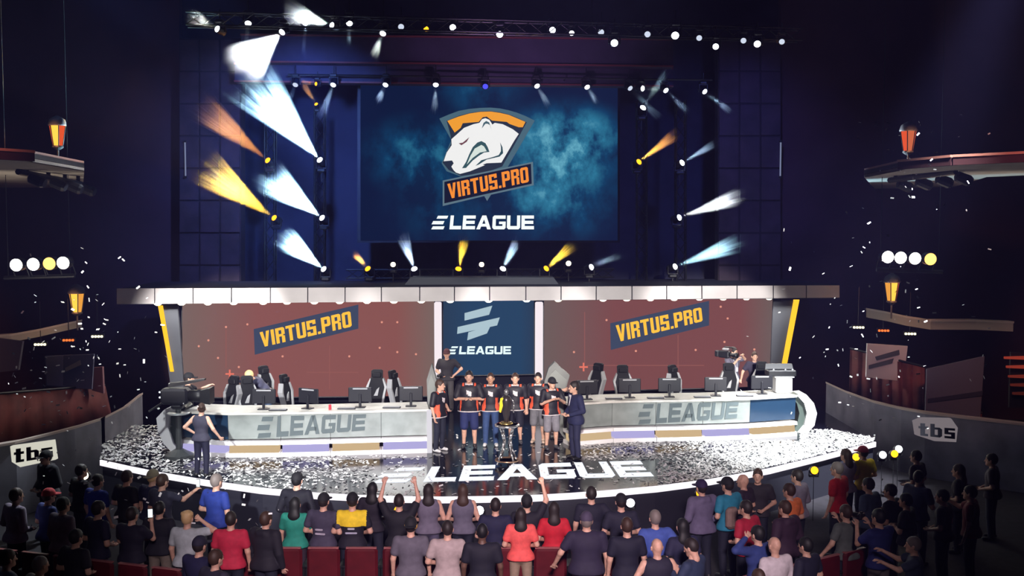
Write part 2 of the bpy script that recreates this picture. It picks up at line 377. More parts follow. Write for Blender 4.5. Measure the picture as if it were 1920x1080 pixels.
    # top
    g = {'tee': .016, 'polo': .016, 'jersey': .022, 'suit': .024, 'hoodie': .03, 'vest': .018, 'long': .017}[top]
    T = Field(lo, hi, H); hem = {'suit': .80, 'jersey': .84, 'hoodie': .86}.get(top, .87)
    torso(T, g, .90); T.cap((-.055, -.018, .9), (.055, -.018, .9), .134 * bw + g, .134 * bw + g, .04, (1.12, 1, 1)); T.cap((-.055, -.018, .86), (.055, -.018, .86), .134 * bw + g, .134 * bw + g, .04, (1.12, 1, 1)); T.cut((0, 0, hem), (0, 0, -1))
    for sd in (1, -1):
        sh, el, wr = J[sd]
        if top in ('suit', 'hoodie', 'long'):
            T.cap(sh, el, .060 + g, .048 + g * .8, .03); T.cap(el, el + (wr - el) * .93, .047 + g * .8, .032 + g * .6, .015)
        elif top != 'vest': T.cap(sh, sh + (el - sh) * (.8 if top == 'jersey' else .62), .060 + g, .056 + g, .03)
    if top == 'hoodie': T.cap(up((-.05, -.09, 1.44)), up((.05, -.09, 1.44)), .06, .06, .04)
    nk = up((0, .01, 1.50)); T.carve(nk, nk + np.array((0, .02, .1)), .072, (1, 1, .8))
    out['top'] = T.mesh()
    # bottom
    B = Field(lo, (.75, .5, 1.05), H); g = .014
    B.cap((-.05, -.02, .93), (.05, -.02, .93), .112 * bw + g, .112 * bw + g, .04, (1.1, .95, 1)); B.cap((0, 0, .93), (0, 0, 1.0), .12 * bw + g * .5, .11 * bw, .03, (1.15, .85, 1))
    for sd in (1, -1):
        a, b, c = legs[sd]
        if bottom == 'shorts': B.cap(a, a + (b - a) * .96, .092 * (0.4 + .6 * bw) + g, .082 + g, .02)
        else:
            B.cap(a, b, .088 * (0.4 + .6 * bw) + g, .062 + g, .025); B.cap(b, c + np.array((0, 0, -.01)), .060 + g, .046 + g, .02)
    out['bottom'] = B.mesh()
    # shoes
    out['shoe'] = []
    for sd in (1, -1):
        c = legs[sd][2]; S = Field(c - .22, c + .25, .011)
        S.cap(c + np.array((0, -.03, -.04)), c + np.array((.02 * sd, .13, -.055)), .048, .04, .02, (1, 1, .9)); S.cap(c + np.array((0, -.015, -.02)), c, .048, .046, .02); S.cut(c + np.array((0, 0, -.088)), (0, 0, -1)); S.cut(c + np.array((0, 0, .015)), (0, 0, 1))
        out['shoe'].append(S.mesh())
    # hair and headwear
    hs = []
    if hair not in ('bald',):
        K = Field((-.16, -.26, -.5), (.16, .2, .22), .012); gg = .007 if hair == 'buzz' else .014
        K.cap((0, -.025, .035), (0, -.005, .035), .098 + gg, .092 + gg, .03, (.82, 1, 1.12)); K.carve((0, .15, -.045), (0, .10, -.045), .105, (.95, 1, 1.12)); K.cut((0, 0, -.035), (0, .45, -1))
        for sd in (1, -1): K.carve((sd * .1, -.005, -.01), (sd * .1, -.005, -.06), .034)
        if 'long' in hair:
            K.cap((0, -.07, .02), (0, -.11, -.18), .08, .085, .04, (1.1, .7, 1)); K.cap((0, -.11, -.18), (0, -.11, -.33), .085, .05, .04, (1.2, .6, 1))
        if hair == 'bun': K.cap((0, -.13, .07), (0, -.14, .07), .045, .045, .02)
        if hair == 'curly':
            for i in range(10): a = i * 2.4; K.cap((.07 * math.cos(a), -.03 + .06 * math.sin(a), .09), (.07 * math.cos(a), -.03 + .06 * math.sin(a), .10), .035, .035, .01)
        v, q = K.mesh(); out['hair'] = (ht(v), q)
    if 'cap' in hair:
        K = Field((-.16, -.27, -.06), (.16, .28, .2), .011); K.cap((0, -.015, .045), (0, .0, .045), .122, .118, .03, (.82, 1, 1.0)); K.cut((0, 0, .03), (0, 0, -1))
        sgn = -1 if 'capback' in hair else 1
        K.cap((-.04, sgn * .12, .036), (.04, sgn * .12, .036), .06, .06, .01, (1, 1, .2)); K.cap((-.03, sgn * .16, .034), (.03, sgn * .16, .034), .05, .05, .01, (1, 1, .2))
        v, q = K.mesh(); out['cap'] = (ht(v), q)
    _fx[key] = out; return out
_mesh = {}
def clothes(name, rgb, rough=.8): return mat('cloth_%s_%d_%d_%d' % ((name,) + tuple(rgb)), s2l(*rgb), rough, noise=.12, nscale=14)
HAIRC = {'black': (18, 16, 18), 'brown': (60, 40, 30), 'grey': (120, 110, 105), 'blond': (190, 155, 110), 'dark': (35, 26, 24)}
def person(loc, h, rz, label, top=('tee', (60, 60, 70)), bottom=('jeans', (25, 28, 45)), arms=('down', 'down'), hair=('short', 'dark'), skin='fair', bw=1.0,
           bend=0.0, yaw=0.0, nod=0.0, cap=(20, 20, 25), shoes=(30, 30, 32), group=None, res=.017, fm=None, topmats=None):
    key = (arms[0], arms[1], bw, bottom[0], top[0], hair[0], bend, yaw, nod, res)
    M = body_meshes(key); k_ = h / 1.77
    e = thing('person', label, 'person', loc, rz, group); e.scale = (k_, k_, k_)
    def inst(nm, parts, mats, fm_=None):
        kk = (key, nm, bool(fm_))
        if kk in _mesh and not fm_:
            base = _mesh[kk]; o = bpy.data.objects.new(nm.split('_')[0], base.data); COL.objects.link(o); o.parent = e
        else:
            o = np_obj(nm.split('_')[0], parts, mats, e, fm_); _mesh[kk] = o
        for i, m in enumerate(mats): set_mat(o, m, i)
        return o
    inst('body', M['body'], [SKIN[skin], EYE, LIP])
    nm = {'suit': 'jacket', 'hoodie': 'hoodie', 'vest': 'vest', 'jersey': 'jersey'}.get(top[0], 'shirt')
    inst(nm, [(*M['top'], 0)], topmats or [clothes('top', top[1])], fm)
    inst('shorts' if bottom[0] == 'shorts' else 'trousers', [(*M['bottom'], 0)], [clothes('bottom', bottom[1])])
    for i in (0, 1): inst('shoe_%d' % i, [(*M['shoe'][i], 0)], [clothes('shoe', shoes, .5)])
    if 'hair' in M: inst('hair', [(*M['hair'], 0)], [mat('hair_' + hair[1], s2l(*HAIRC[hair[1]]), .6)])
    if 'cap' in M: inst('cap', [(*M['cap'], 0)], [clothes('cap', cap)])
    e['_k'] = k_
    return e, M
def hand_point(e, M, sd, ext=.09):
    sh, el, wr = M['J'][sd]; d = (wr - el) / np.linalg.norm(wr - el); p = wr + d * ext
    T = Matrix.Translation(e.location) @ Matrix.Rotation(e.rotation_euler.z, 4, 'Z') @ Matrix.Scale(e.scale.x, 4)
    return T @ Vector(p)
# ------------------------------------------------------------------ room shell
def struct(o): o['kind'] = 'structure'; return o
NAVY = mat('dark_navy_plaster', (0.04, 0.04, 0.07), 0.9, noise=.3, nscale=.6)
MAROON = mat('dark_maroon_wall', (0.045, 0.014, 0.022), 0.85, noise=.3, nscale=.5)
CARPET = mat('dark_carpet', (0.012, 0.01, 0.016), 0.95, noise=.4, nscale=6)
def slab(name, pts, vec, m, parent=None): return MB().prism(pts, vec).build(name, m, parent)
struct(slab('floor', [(-24, -4, -1), (24, -4, -1), (24, 36, -1), (-24, 36, -1)], (0, 0, -.3), CARPET))
struct(slab('wall_back', [(-24, 36, -1), (24, 36, -1), (24, 36, 15), (-24, 36, 15)], (0, .3, 0), NAVY))
struct(slab('wall_left', [(-17.5, 12, -1), (-17.5, 36, -1), (-17.5, 36, 15), (-17.5, 12, 15)], (-.3, 0, 0), MAROON))
struct(slab('wall_right', [(17.5, 12, -1), (17.5, 36, -1), (17.5, 36, 15), (17.5, 12, 15)], (.3, 0, 0), MAROON))
struct(slab('ceiling', [(-24, 12, 14), (24, 12, 14), (24, 36, 14), (-24, 36, 14)], (0, 0, .3), NAVY))
# proscenium: two panelled pillars and a stepped header
def wall_piece(name, x0, y0, x1, y1, d, depth, m):
    a = P(x0, y1, d); b = P(x1, y1, d); c = P(x1, y0, d); e = P(x0, y0, d)
    return struct(slab(name, [a, b, c, e], (0, depth, 0), m))
PIL = mat('proscenium_panel', (0.028, 0.014, 0.024), 0.8, noise=.35, nscale=2)
for nm, x0, x1 in (('wall_proscenium_left', 336, 452), ('wall_proscenium_right', 1346, 1464)):
    wp = wall_piece(nm, x0, 72, x1, 560, 32.2, .5, mat('proscenium_joint', (0.015, 0.008, 0.012), .9))
    nx, ny = 3, 8
    for i in range(nx):
        for j in range(ny):
            xa = x0 + (x1 - x0) * (i + .05) / nx; xb = x0 + (x1 - x0) * (i + .95) / nx; ya = 74 + 484 * (j + .03) / ny; yb = 74 + 484 * (j + .97) / ny
            q = [P(xa, yb, 32.2), P(xb, yb, 32.2), P(xb, ya, 32.2), P(xa, ya, 32.2)]
            slab('panel', q, (0, -.06, 0), PIL, wp)
wall_piece('wall_side_left', -60, -40, 336, 800, 32.8, .3, MAROON)
wall_piece('wall_side_right', 1464, -40, 2000, 800, 32.8, .3, MAROON)
HEAD = mat('header_board', (0.04, 0.03, 0.06), 0.75, noise=.25, nscale=1.2)
TRIMRED = mat('red_trim', (0.16, 0.03, 0.03), 0.6)
def line_z(x0, x1, ya, yb, d0, d1):  # a level board seen edge-on, turned with the stage
    return [P(x0, ya, d0), P(x1, ya, d1), P(x1, yb, d1), P(x0, yb, d0)]
for i, (x0, x1, a0, a1, b0, b1, d) in enumerate([(452, 1262, 64, 73, 117, 126, 31.0), (440, 1262, 118, 127, 154, 163, 31.5)]):
    o = struct(slab('wall_header_%s' % ('upper', 'lower')[i], [P(x0, b0, d), P(x1, b1, d), P(x1, a1, d), P(x0, a0, d)], (0, .4, 0), HEAD))
    slab('trim', [P(x0, a0 + 3, d), P(x1, a1 + 3, d), P(x1, a1, d), P(x0, a0, d)], (0, -.08, 0), TRIMRED, o)
    slab('trim', [P(x0, b0, d), P(x1, b1, d), P(x1, b1 - 3, d), P(x0, b0 - 3, d)], (0, -.08, 0), TRIMRED, o)
for nm, x in (('left', 348), ('right', 1463)):
    t_ = thing('light_tube', 'thin dim white light tube on the %s proscenium pillar' % nm, 'light tube', P(x, 330, 32.08))
    o = MB().tube((0, 0, 0), (0, 0, 1.05), .025, n=8).build('tube', glow('dim_tube', (150, 160, 200), .5), t_); MB().box((0, 0, -.03), (.07, .07, .06)).box((0, 0, 1.08), (.07, .07, .06)).build('end_cap', BLACK, t_)

# ------------------------------------------------------------------ stage platform
EDGE = [(190, 862), (240, 873), (300, 885), (390, 900), (490, 914), (600, 924), (680, 928), (750, 930), (830, 931), (910, 930), (1000, 928), (1070, 924), (1140, 919), (1230, 911), (1330, 898), (1440, 878), (1530, 856), (1600, 838), (1640, 828)]
edge = [G(x, y, 0) for x, y in EDGE]
DECK = mat('stage_gloss_black', (0.006, 0.006, 0.012), 0.12, spec=.6)
stage = thing('stage_platform', 'raised glossy black stage with white lit edge and lettering on its floor', 'stage', (0, 24, -1))
stage.location = (0, 0, 0)
back = [(8.95, 31.5, 0), (-9.5, 31.5, 0)]
o = MB().prism([Vector(p) for p in edge] + [Vector(p) for p in back], (0, 0, -.06)).build('deck', DECK, stage)
mbk = MB(); mbs = MB()
cen = Vector((0, 26, 0))
def outv(i):
    a = edge[max(0, i - 1)]; b = edge[min(len(edge) - 1, i + 1)]; d_ = (b - a).normalized(); return Vector((d_.y, -d_.x, 0))
for i in range(len(edge) - 1):
    a, b = edge[i], edge[i + 1]; na, nb = outv(i) * .04, outv(i + 1) * .04
    q = [a, b, b + na * 0 - Vector((0, 0, .125)), a - Vector((0, 0, .125))]
    mbk.add([a + na, b + nb, b + nb - Vector((0, 0, .125)), a + na - Vector((0, 0, .125)), a, b, b - Vector((0, 0, .125)), a - Vector((0, 0, .125))], [(0, 1, 2, 3), (4, 5, 6, 7), (0, 1, 5, 4), (3, 2, 6, 7)])
    z0 = Vector((0, 0, .125)); z1 = Vector((0, 0, 1.0))
    mbs.add([a - z0 - na, b - z0 - nb, b - z1 - nb, a - z1 - na], [(0, 1, 2, 3)])
mbk.build('edge_light', glow('edge_led', (244, 238, 246), 1.25), stage)
mbs.build('skirt', mat('stage_skirt', (0.01, 0.01, 0.02), .7), stage)
fl = [G(697, 906), G(1226, 893), G(1200, 864), G(722, 878)]
def floorfn(u, v):
    a = fl[0].lerp(fl[1], u); b = fl[3].lerp(fl[2], u); return a.lerp(b, v), Vector((0, 0, 1))
lettering('floor_lettering', 'LEAGUE', WIDE, floorfn, .006, glow('floor_glow', (240, 245, 255), 1.15), stage, .1, .0, True)  # white floor lettering is given its own glow to look strongly lit

# ------------------------------------------------------------------ low video wall behind the desks
SCRB = mat('screen_frame', (0.01, 0.01, 0.014), .6)
def screen_mat(name, base, edge_c, strength, kind):
    m = bpy.data.materials.new(name); m.use_nodes = True; nt = m.node_tree
    for n in list(nt.nodes): nt.nodes.remove(n)
    N = nt.nodes.new; L = nt.links.new
    tc = N('ShaderNodeTexCoord'); out = N('ShaderNodeOutputMaterial'); e = N('ShaderNodeEmission'); e.inputs[1].default_value = strength
    if kind == 'flat':
        sx = N('ShaderNodeSeparateXYZ'); L(tc.outputs['Generated'], sx.inputs[0])
        r = N('ShaderNodeValToRGB'); r.color_ramp.elements[0].color = (*s2l(*edge_c), 1); r.color_ramp.elements[1].position = .3; r.color_ramp.elements[1].color = (*s2l(*base), 1)
        r.color_ramp.elements.new(.85).color = (*s2l(*base), 1); r.color_ramp.elements.new(1).color = (*s2l(*edge_c), 1)
        L(sx.outputs['X'], r.inputs[0]); L(r.outputs[0], e.inputs[0])
    else:
        mp = N('ShaderNodeMapping'); L(tc.outputs['Generated'], mp.inputs[0]); mp.inputs['Scale'].default_value = (1.7, 1, 1)
        n1 = N('ShaderNodeTexNoise'); n1.inputs['Scale'].default_value = 3.2; n1.inputs['Detail'].default_value = 7; n1.inputs['Roughness'].default_value = .62; L(mp.outputs[0], n1.inputs['Vector'])
        sx = N('ShaderNodeSeparateXYZ'); L(tc.outputs['Generated'], sx.inputs[0])
        def blob(cx, cz, rad, amp):
            a = N('ShaderNodeVectorMath'); a.operation = 'DISTANCE'; cb = N('ShaderNodeCombineXYZ'); L(sx.outputs['X'], cb.inputs[0]); L(sx.outputs['Z'], cb.inputs[2]); L(cb.outputs[0], a.inputs[0]); a.inputs[1].default_value = (cx, 0, cz)
            mr = N('ShaderNodeMapRange'); mr.interpolation_type = 'SMOOTHSTEP'; mr.inputs['From Min'].default_value = rad; mr.inputs['From Max'].default_value = 0; mr.inputs['To Max'].default_value = amp; L(a.outputs['Value'], mr.inputs['Value']); return mr.outputs[0]
        def add(a, b):
            q = N('ShaderNodeMath'); L(a, q.inputs[0]); L(b, q.inputs[1]); return q.outputs[0]
        s_ = add(add(blob(.80, .60, .32, .95), blob(.74, .28, .36, .6)), add(blob(.24, .52, .30, .55), add(blob(.45, .95, .25, .3), blob(.33, .2, .3, .22))))
        mu = N('ShaderNodeMath'); mu.operation = 'MULTIPLY'
        cr = N('ShaderNodeMapRange'); cr.inputs['From Min'].default_value = .38; cr.inputs['From Max'].default_value = .66; cr.inputs['To Min'].default_value = .1; L(n1.outputs['Fac'], cr.inputs['Value'])
        L(cr.outputs[0], mu.inputs[0]); L(s_, mu.inputs[1])
        r = N('ShaderNodeValToRGB'); cr_ = r.color_ramp; cr_.elements[0].color = (*s2l(10, 24, 56), 1); cr_.elements[1].color = (*s2l(120, 195, 215), 1)
        cr_.elements[1].position = .75; cr_.elements.new(.16).color = (*s2l(10, 58, 96), 1); cr_.elements.new(.4).color = (*s2l(40, 115, 148), 1)
        L(mu.outputs[0], r.inputs[0]); L(r.outputs[0], e.inputs[0])
    L(e.outputs[0], out.inputs[0]); return m
def on_plane(A, B, off=0.0):
    """pixel -> point on the upright plane through plan points A, B, lifted towards the hall by off"""
    n = Vector((B[1] - A[1], -(B[0] - A[0]), 0)).normalized()
    if n.y > 0: n = -n
    return (lambda px, py: PL(px, py, A, B)), n
def quad_fn(ll, lr, ur, ul, n):
    def f(u, v): return ll.lerp(lr, u).lerp(ul.lerp(ur, u), v), n
    return f
def flat_poly(name, pts, pl, n, off, m, parent, th=.012):
    q = [pl(x, y) + n * off for x, y in pts]; return MB().prism(q, n * th).build(name, m, parent)
def plan(px, d): p = P(px, 600, d); return (p.x, p.y)
def wall_screen(name, label, x0, x1, y0a, y0b, y1a, y1b, d0, d1, m):
    A, B = plan(x0, d0), plan(x1, d1); pl, n = on_plane(A, B)
    e = thing(name, label, 'screen', (0, 0, 0))
    MB().prism([pl(x0, y1a), pl(x1, y1b), pl(x1, y0b), pl(x0, y0a)], -n * .12).build('frame', SCRB, e)
    o = MB().prism([pl(x0 + 2, y1a - 2) + n * .002, pl(x1 - 2, y1b - 2) + n * .002, pl(x1 - 2, y0b + 2) + n * .002, pl(x0 + 2, y0a + 2) + n * .002], n * .012).build('display', m, e)
    return e, pl, n
RUST = screen_mat('rust_display', (136, 84, 80), (120, 100, 94), 1.0, 'flat')
RUST2 = screen_mat('rust_display_dim', (122, 74, 74), (108, 92, 88), 1.0, 'flat')
TEAL = screen_mat('teal_display', (36, 66, 96), (40, 60, 84), 1.0, 'flat')
YEL = glow('amber_letters', (252, 190, 62), 1.1); PLATE = glow('slate_plate', (62, 72, 96), 1.0); PINKISH = glow('pale_marks', (226, 150, 130), 1.0); FAINT = glow('faint_lines', (146, 90, 84), 1.0)
CROSS = glow('coral_cross', (232, 120, 100), 1.0)
sl, plL, nL = wall_screen('video_wall', 'wide rust red screen behind the desk near the kneeling blond person', 340, 816, 566, 560, 747, 744, 29.2, 29.7, RUST)
sr, plR, nR = wall_screen('video_wall', 'wide rust red screen behind the shoulder camera operator and woman', 1018, 1450, 556, 550, 737, 726, 29.95, 30.8, RUST2)
scn, plC, nC = wall_screen('video_wall', 'narrow slate blue screen with silver slashes between two white light pillars', 829, 1003, 556, 553, 706, 703, 30.5, 30.75, TEAL)
for scr, pl, n, plate, txt in ((sl, plL, nL, [(476, 617), (672, 571), (672, 616), (478, 665)], [(491, 651), (660, 612), (657, 583), (487, 623)]),
                               (sr, plR, nR, [(1144, 606), (1329, 564), (1329, 610), (1145, 656)], [(1158, 641), (1317, 602), (1314, 576), (1154, 610)])):
    flat_poly('name_plate', plate, pl, n, .014, PLATE, scr)
    c_ = [pl(x, y) + n * .026 for x, y in txt]
    lettering('lettering', 'VIRTUS.PRO', COND, quad_fn(c_[0], c_[1], c_[2], c_[3], n), .012, YEL, scr, .075)
for scr, pl, n, crosses, dots, vls, hls in ((sl, plL, nL, [(431, 701)], [(424, 613), (464, 608), (391, 638), (409, 671), (530, 668), (655, 668), (712, 652), (745, 660), (716, 604), (745, 604), (448, 688), (780, 664), (740, 712), (373, 649)], [(424, 618, 690), (618, 648, 730)], [(575, 672, 698), (440, 480, 701)]),
                                            (sr, plR, nR, [(1094, 688)], [(1137, 600), (1192, 658), (1304, 656), (1351, 575), (1364, 597), (1245, 714), (1076, 660), (1130, 717), (1358, 641), (1414, 655)], [(1096, 585, 680), (1271, 628, 690)], [(1100, 1320, 685)])):
    mb = MB()
    for x, y in crosses:
        for q in ([(x - 8, y + 1.5), (x + 8, y + 1.5), (x + 8, y - 1.5), (x - 8, y - 1.5)], [(x - 1.5, y + 8), (x + 1.5, y + 8), (x + 1.5, y - 8), (x - 1.5, y - 8)]): mb.prism([pl(*p) + n * .014 for p in q], n * .01)
    mb.build('cross_mark', CROSS, scr)
    mb = MB()
    for x, y in dots: mb.prism([pl(x + 2.2 * math.cos(a), y + 2.2 * math.sin(a)) + n * .014 for a in (0, -1.05, -2.1, -3.14, -4.2, -5.2)], n * .008)
    tag(mb.build('dot_marks', PINKISH, scr), kind='stuff')
    mb = MB()
    for x, a, b in vls: mb.prism([pl(x - .7, b) + n * .014, pl(x + .7, b) + n * .014, pl(x + .7, a) + n * .014, pl(x - .7, a) + n * .014], n * .006)
    for a, b, y in hls: mb.prism([pl(a, y + .7) + n * .014, pl(b, y + .7) + n * .014, pl(b, y - .7) + n * .014, pl(a, y - .7) + n * .014], n * .006)
    mb.build('guide_lines', FAINT, scr)
SIL = glow('silver_slash', (172, 196, 206), 1.0); PALE = glow('pale_letters', (225, 245, 245), 1.1)
for q in ([(871, 601), (917, 590), (923, 573), (871, 587)], [(857, 626), (932, 610), (937, 595), (858, 613)], [(876, 638), (913, 625), (920, 610), (878, 623)]):
    flat_poly('slash', q, plC, nC, .014, SIL, scn)
c_ = [plC(x, y) + nC * .014 for x, y in [(839, 664), (958, 664), (958, 649), (841, 649)]]
lettering('lettering', 'LEAGUE', WIDE, quad_fn(*c_, nC), .012, PALE, scn, .1, 0, True)
for x0, x1, y1, d, lab in ((815, 828, 708, 29.75, 'white glowing pillar between the blue screen and the rust screen with the dark photographer'), (1003, 1018, 712, 29.95, 'white glowing pillar between the blue screen and the rust screen with camera operator')):
    e = thing('light_pillar', lab, 'light pillar', P((x0 + x1) / 2, y1, d))
    a = P(x0, y1, d) - e.location; b = P(x1, 566, d) - e.location; wv = b.x - a.x; h_ = b.z
    MB().box((0, 0, h_ / 2), (wv, .16, h_), bevel=.03).build('diffuser', glow('pillar_led', (244, 232, 238), 1.05), e)
    MB().box((0, 0, -.3), (wv * 1.2, .3, .6), bevel=.02).build('base', BLACK, e)
# base board under the screens
o = MB().prism([(*plan(330, 30.2), 0), (*plan(1460, 31.2), 0), (*plan(1460, 31.4), 0), (*plan(330, 30.4), 0)], (0, 0, .7)).build('riser_board', mat('riser_black', (.003, .003, .008), .7, spec=.1)); tag(o, 'long black board along the foot of the low screens', 'board')

# ------------------------------------------------------------------ canopy with its fascia panels and bulbs
def fas(px, py):  # fascia stands on a straight line in plan
    return PL(px, py, plan(218, 27.2), plan(1575, 29.2))
canopy = thing('stage_canopy', 'long pale flat canopy with bulbs under its edge above the screens', 'canopy')
def ytop(x): return 541 - (x - 218) * 6.0 / 1357
def ybot(x): return 570.5 - (x - 218) * 12.5 / 1357
seams = [218, 290, 362, 434, 507, 577, 647, 715, 787, 852, 918, 986, 1052, 1118, 1185, 1250, 1316, 1382, 1450, 1512, 1575]
FASC = mat('fascia_panel', (0.72, 0.68, 0.68), 0.45, noise=.08, nscale=1.5)
for a, b in zip(seams[:-1], seams[1:]):
    q = [fas(a + 1, ybot(a)), fas(b - 1, ybot(b)), fas(b - 1, ytop(b)), fas(a + 1, ytop(a))]
    MB().prism(q, (0, .05, 0)).build('fascia_panel', FASC, canopy)
la, lb = fas(218, ybot(218)), fas(1575, ybot(1575)); dv = Vector((-(lb - la).y, (lb - la).x, 0)).normalized()
zt = fas(218, ytop(218)).z - .02; zb = la.z
MB().prism([Vector((la.x, la.y, zb + .02)) + dv * .05, Vector((lb.x, lb.y, zb + .02)) + dv * .05, Vector((lb.x, lb.y, zb + .02)) + dv * 4.2, Vector((la.x, la.y, zb + .02)) + dv * 4.2], (0, 0, zt - zb - .03)).build('roof_slab', mat('roof_dark', (.02, .02, .03), .7), canopy)
BULB = glow('bulb_glow', (255, 250, 232), 3.5)
for x in (290, 335, 385, 434, 490, 535, 587, 635, 687, 738, 790, 845, 918, 990, 1050, 1135, 1180, 1225, 1270, 1318, 1363, 1407, 1450):
    p = fas(x, ybot(x) - 1) + dv * .35
    b = MB().lathe([(.02, .06), (.1, .05), (.115, 0), (.10, -.05), (.05, -.085)], n=12).build('bulb', BULB, canopy, True); b.location = p
for i, (x, wdt) in enumerate(((560, 8.5), (1265, 8.0))):
    p = fas(x, ybot(x)) + dv * .9 - Vector((0, 0, .15)); lo_ = light('canopy_bulb_light', 'AREA', p, 230, (1, .95, .86), p - Vector((0, .35, 1)), wdt, sizey=.25)
# raised dark box in the middle of the roof
e = MB().prism([P(756, 537, 29.6), P(1048, 534, 29.9), P(1038, 520, 29.9), P(770, 520, 29.6)], (0, .9, 0)).build('roof_box', mat('roof_box_grey', (.06, .07, .09), .7)); tag(e, 'low grey box on top of the canopy below the yellow and white lights', 'box')
# wings with gold light strips
for side, q, st, lab in ((-1, [(300, 572), (333, 572), (348, 772), (326, 772)], [(296, 573), (304, 573), (325, 697), (319, 697)], 'grey wing panel at the end of the low screens beside the studio camera'),
                         (1, [(1450, 563), (1490, 563), (1464, 759), (1442, 759)], [(1489, 562), (1499, 562), (1474, 692), (1465, 692)], 'grey wing panel at the end of the low screens above the white case')):
    d = 28.9 if side < 0 else 30.0
    e = thing('wing_panel', lab, 'panel')
    MB().prism([P(*p, d) for p in q[::-1]], (0, .1, 0)).build('board', mat('wing_grey', (.05, .055, .07), .6), e)
    MB().prism([P(*p, d - .06) for p in st[::-1]], (0, .08, 0)).build('light_strip', glow('gold_strip', (255, 190, 40), 1.3), e)

# ------------------------------------------------------------------ big upper screen with emblem
DU = 33.0
up_ = thing('upper_screen', 'large teal cloudy screen with a bear head emblem high above the stage', 'screen')
A, B = plan(676, DU), plan(1158, DU + .6); plU, nU = on_plane(A, B)
MB().prism([plU(670, 455), plU(1162, 455), plU(1162, 140), plU(670, 140)], -nU * .15).build('frame', SCRB, up_)
MB().prism([plU(676, 451) + nU * .002, plU(1158, 451) + nU * .002, plU(1158, 145) + nU * .002, plU(676, 145) + nU * .002], nU * .012).build('display', screen_mat('cloud_display', 0, 0, 1.0, 'cloud'), up_)
mb = MB()
for x in (720, 1110):
    p = plU(x, 142) - nU * .08; mb.tube(p, Vector((p.x, p.y, 14)), .02, n=5)
mb.build('hanger', BLACK, up_)
def E(pts): return [(800 + x / 8, 180 + y / 8) for x, y in pts]
EM = [('shield', (72, 102, 118), [(190, 340), (330, 280), (480, 225), (640, 195), (800, 180), (960, 175), (1100, 188), (1230, 215), (1350, 250), (1490, 305), (1620, 370), (1420, 715), (1190, 1110), (900, 1180), (520, 1210), (300, 1130), (225, 1010), (370, 660)]),
      ('shield_field', (38, 48, 66), [(300, 375), (480, 300), (640, 258), (800, 233), (960, 228), (1100, 246), (1230, 278), (1350, 325), (1500, 395), (1340, 690), (1130, 1060), (880, 1150), (520, 1200), (330, 1110), (240, 1000), (300, 840), (365, 720), (360, 600)]),
      ('arch', (240, 158, 48), [(310, 375), (480, 310), (640, 265), (800, 240), (960, 235), (1100, 255), (1230, 285), (1350, 335), (1480, 390), (1440, 470), (1380, 470), (1240, 420), (1200, 390), (980, 370), (900, 310), (840, 320), (780, 390), (540, 410), (510, 480), (420, 550)]),
      ('bear_head', (240, 240, 240), [(255, 980), (300, 850), (375, 740), (370, 650), (450, 580), (560, 480), (700, 425), (790, 405), (830, 350), (880, 335), (940, 360), (985, 430), (1020, 405), (1140, 425), (1290, 500), (1380, 570), (1320, 660), (1220, 830), (1120, 1000), (900, 1010), (840, 1030), (870, 1040), (735, 1095), (650, 1130), (500, 1170), (440, 1150), (400, 1110), (370, 1060), (405, 1010), (380, 968)]),
      ('mouth', (52, 84, 92), [(760, 700), (820, 678), (880, 710), (915, 770), (940, 840), (860, 850), (780, 900), (690, 970), (590, 1080), (530, 1085), (590, 990), (640, 870), (690, 770)]),
      ('teeth', (214, 226, 220), [(820, 735), (860, 760), (900, 830), (800, 850), (690, 930), (600, 1030), (655, 900), (720, 790)]),
      ('jowl_line', (48, 78, 88), [(1100, 700), (1135, 770), (1145, 860), (1090, 912), (900, 955), (780, 1030), (730, 1050), (820, 965), (1000, 915), (1080, 888), (1112, 830), (1112, 770)]),
      ('eye', (110, 70, 80), [(480, 712), (540, 703), (640, 620), (600, 690), (520, 742)]),
      ('ear_line', (70, 98, 110), [(825, 490), (850, 410), (890, 378), (935, 400), (975, 520), (945, 440), (915, 420), (880, 420)]),
      ('banner_border', (92, 116, 130), [(240, 1270), (1590, 990), (1602, 1340), (962, 1482), (905, 1577), (862, 1502), (240, 1652)]),
      ('banner', (20, 24, 46), [(265, 1290), (1560, 1020), (1572, 1318), (265, 1612)])]
for i, (nm, c, pts) in enumerate(EM): flat_poly(nm, E(pts), plU, nU, .014 + .008 * i, glow('emblem_' + nm, c, 1.0), up_, .008)
c_ = [plU(*p) + nU * .105 for p in E([(335, 1545), (1530, 1292), (1510, 1062), (308, 1322)])]
lettering('banner_lettering', 'VIRTUS.PRO', COND, quad_fn(*c_, nU), .012, glow('orange_letters', (242, 140, 48), 1.05), up_, .075)
c_ = [plU(*p) + nU * .014 for p in [(808, 430), (1001, 430), (1001, 404), (811, 404)]]
lettering('lettering', 'LEAGUE', WIDE, quad_fn(*c_, nU), .012, glow('white_letters', (238, 248, 246), 1.1), up_, .1, 0, True)

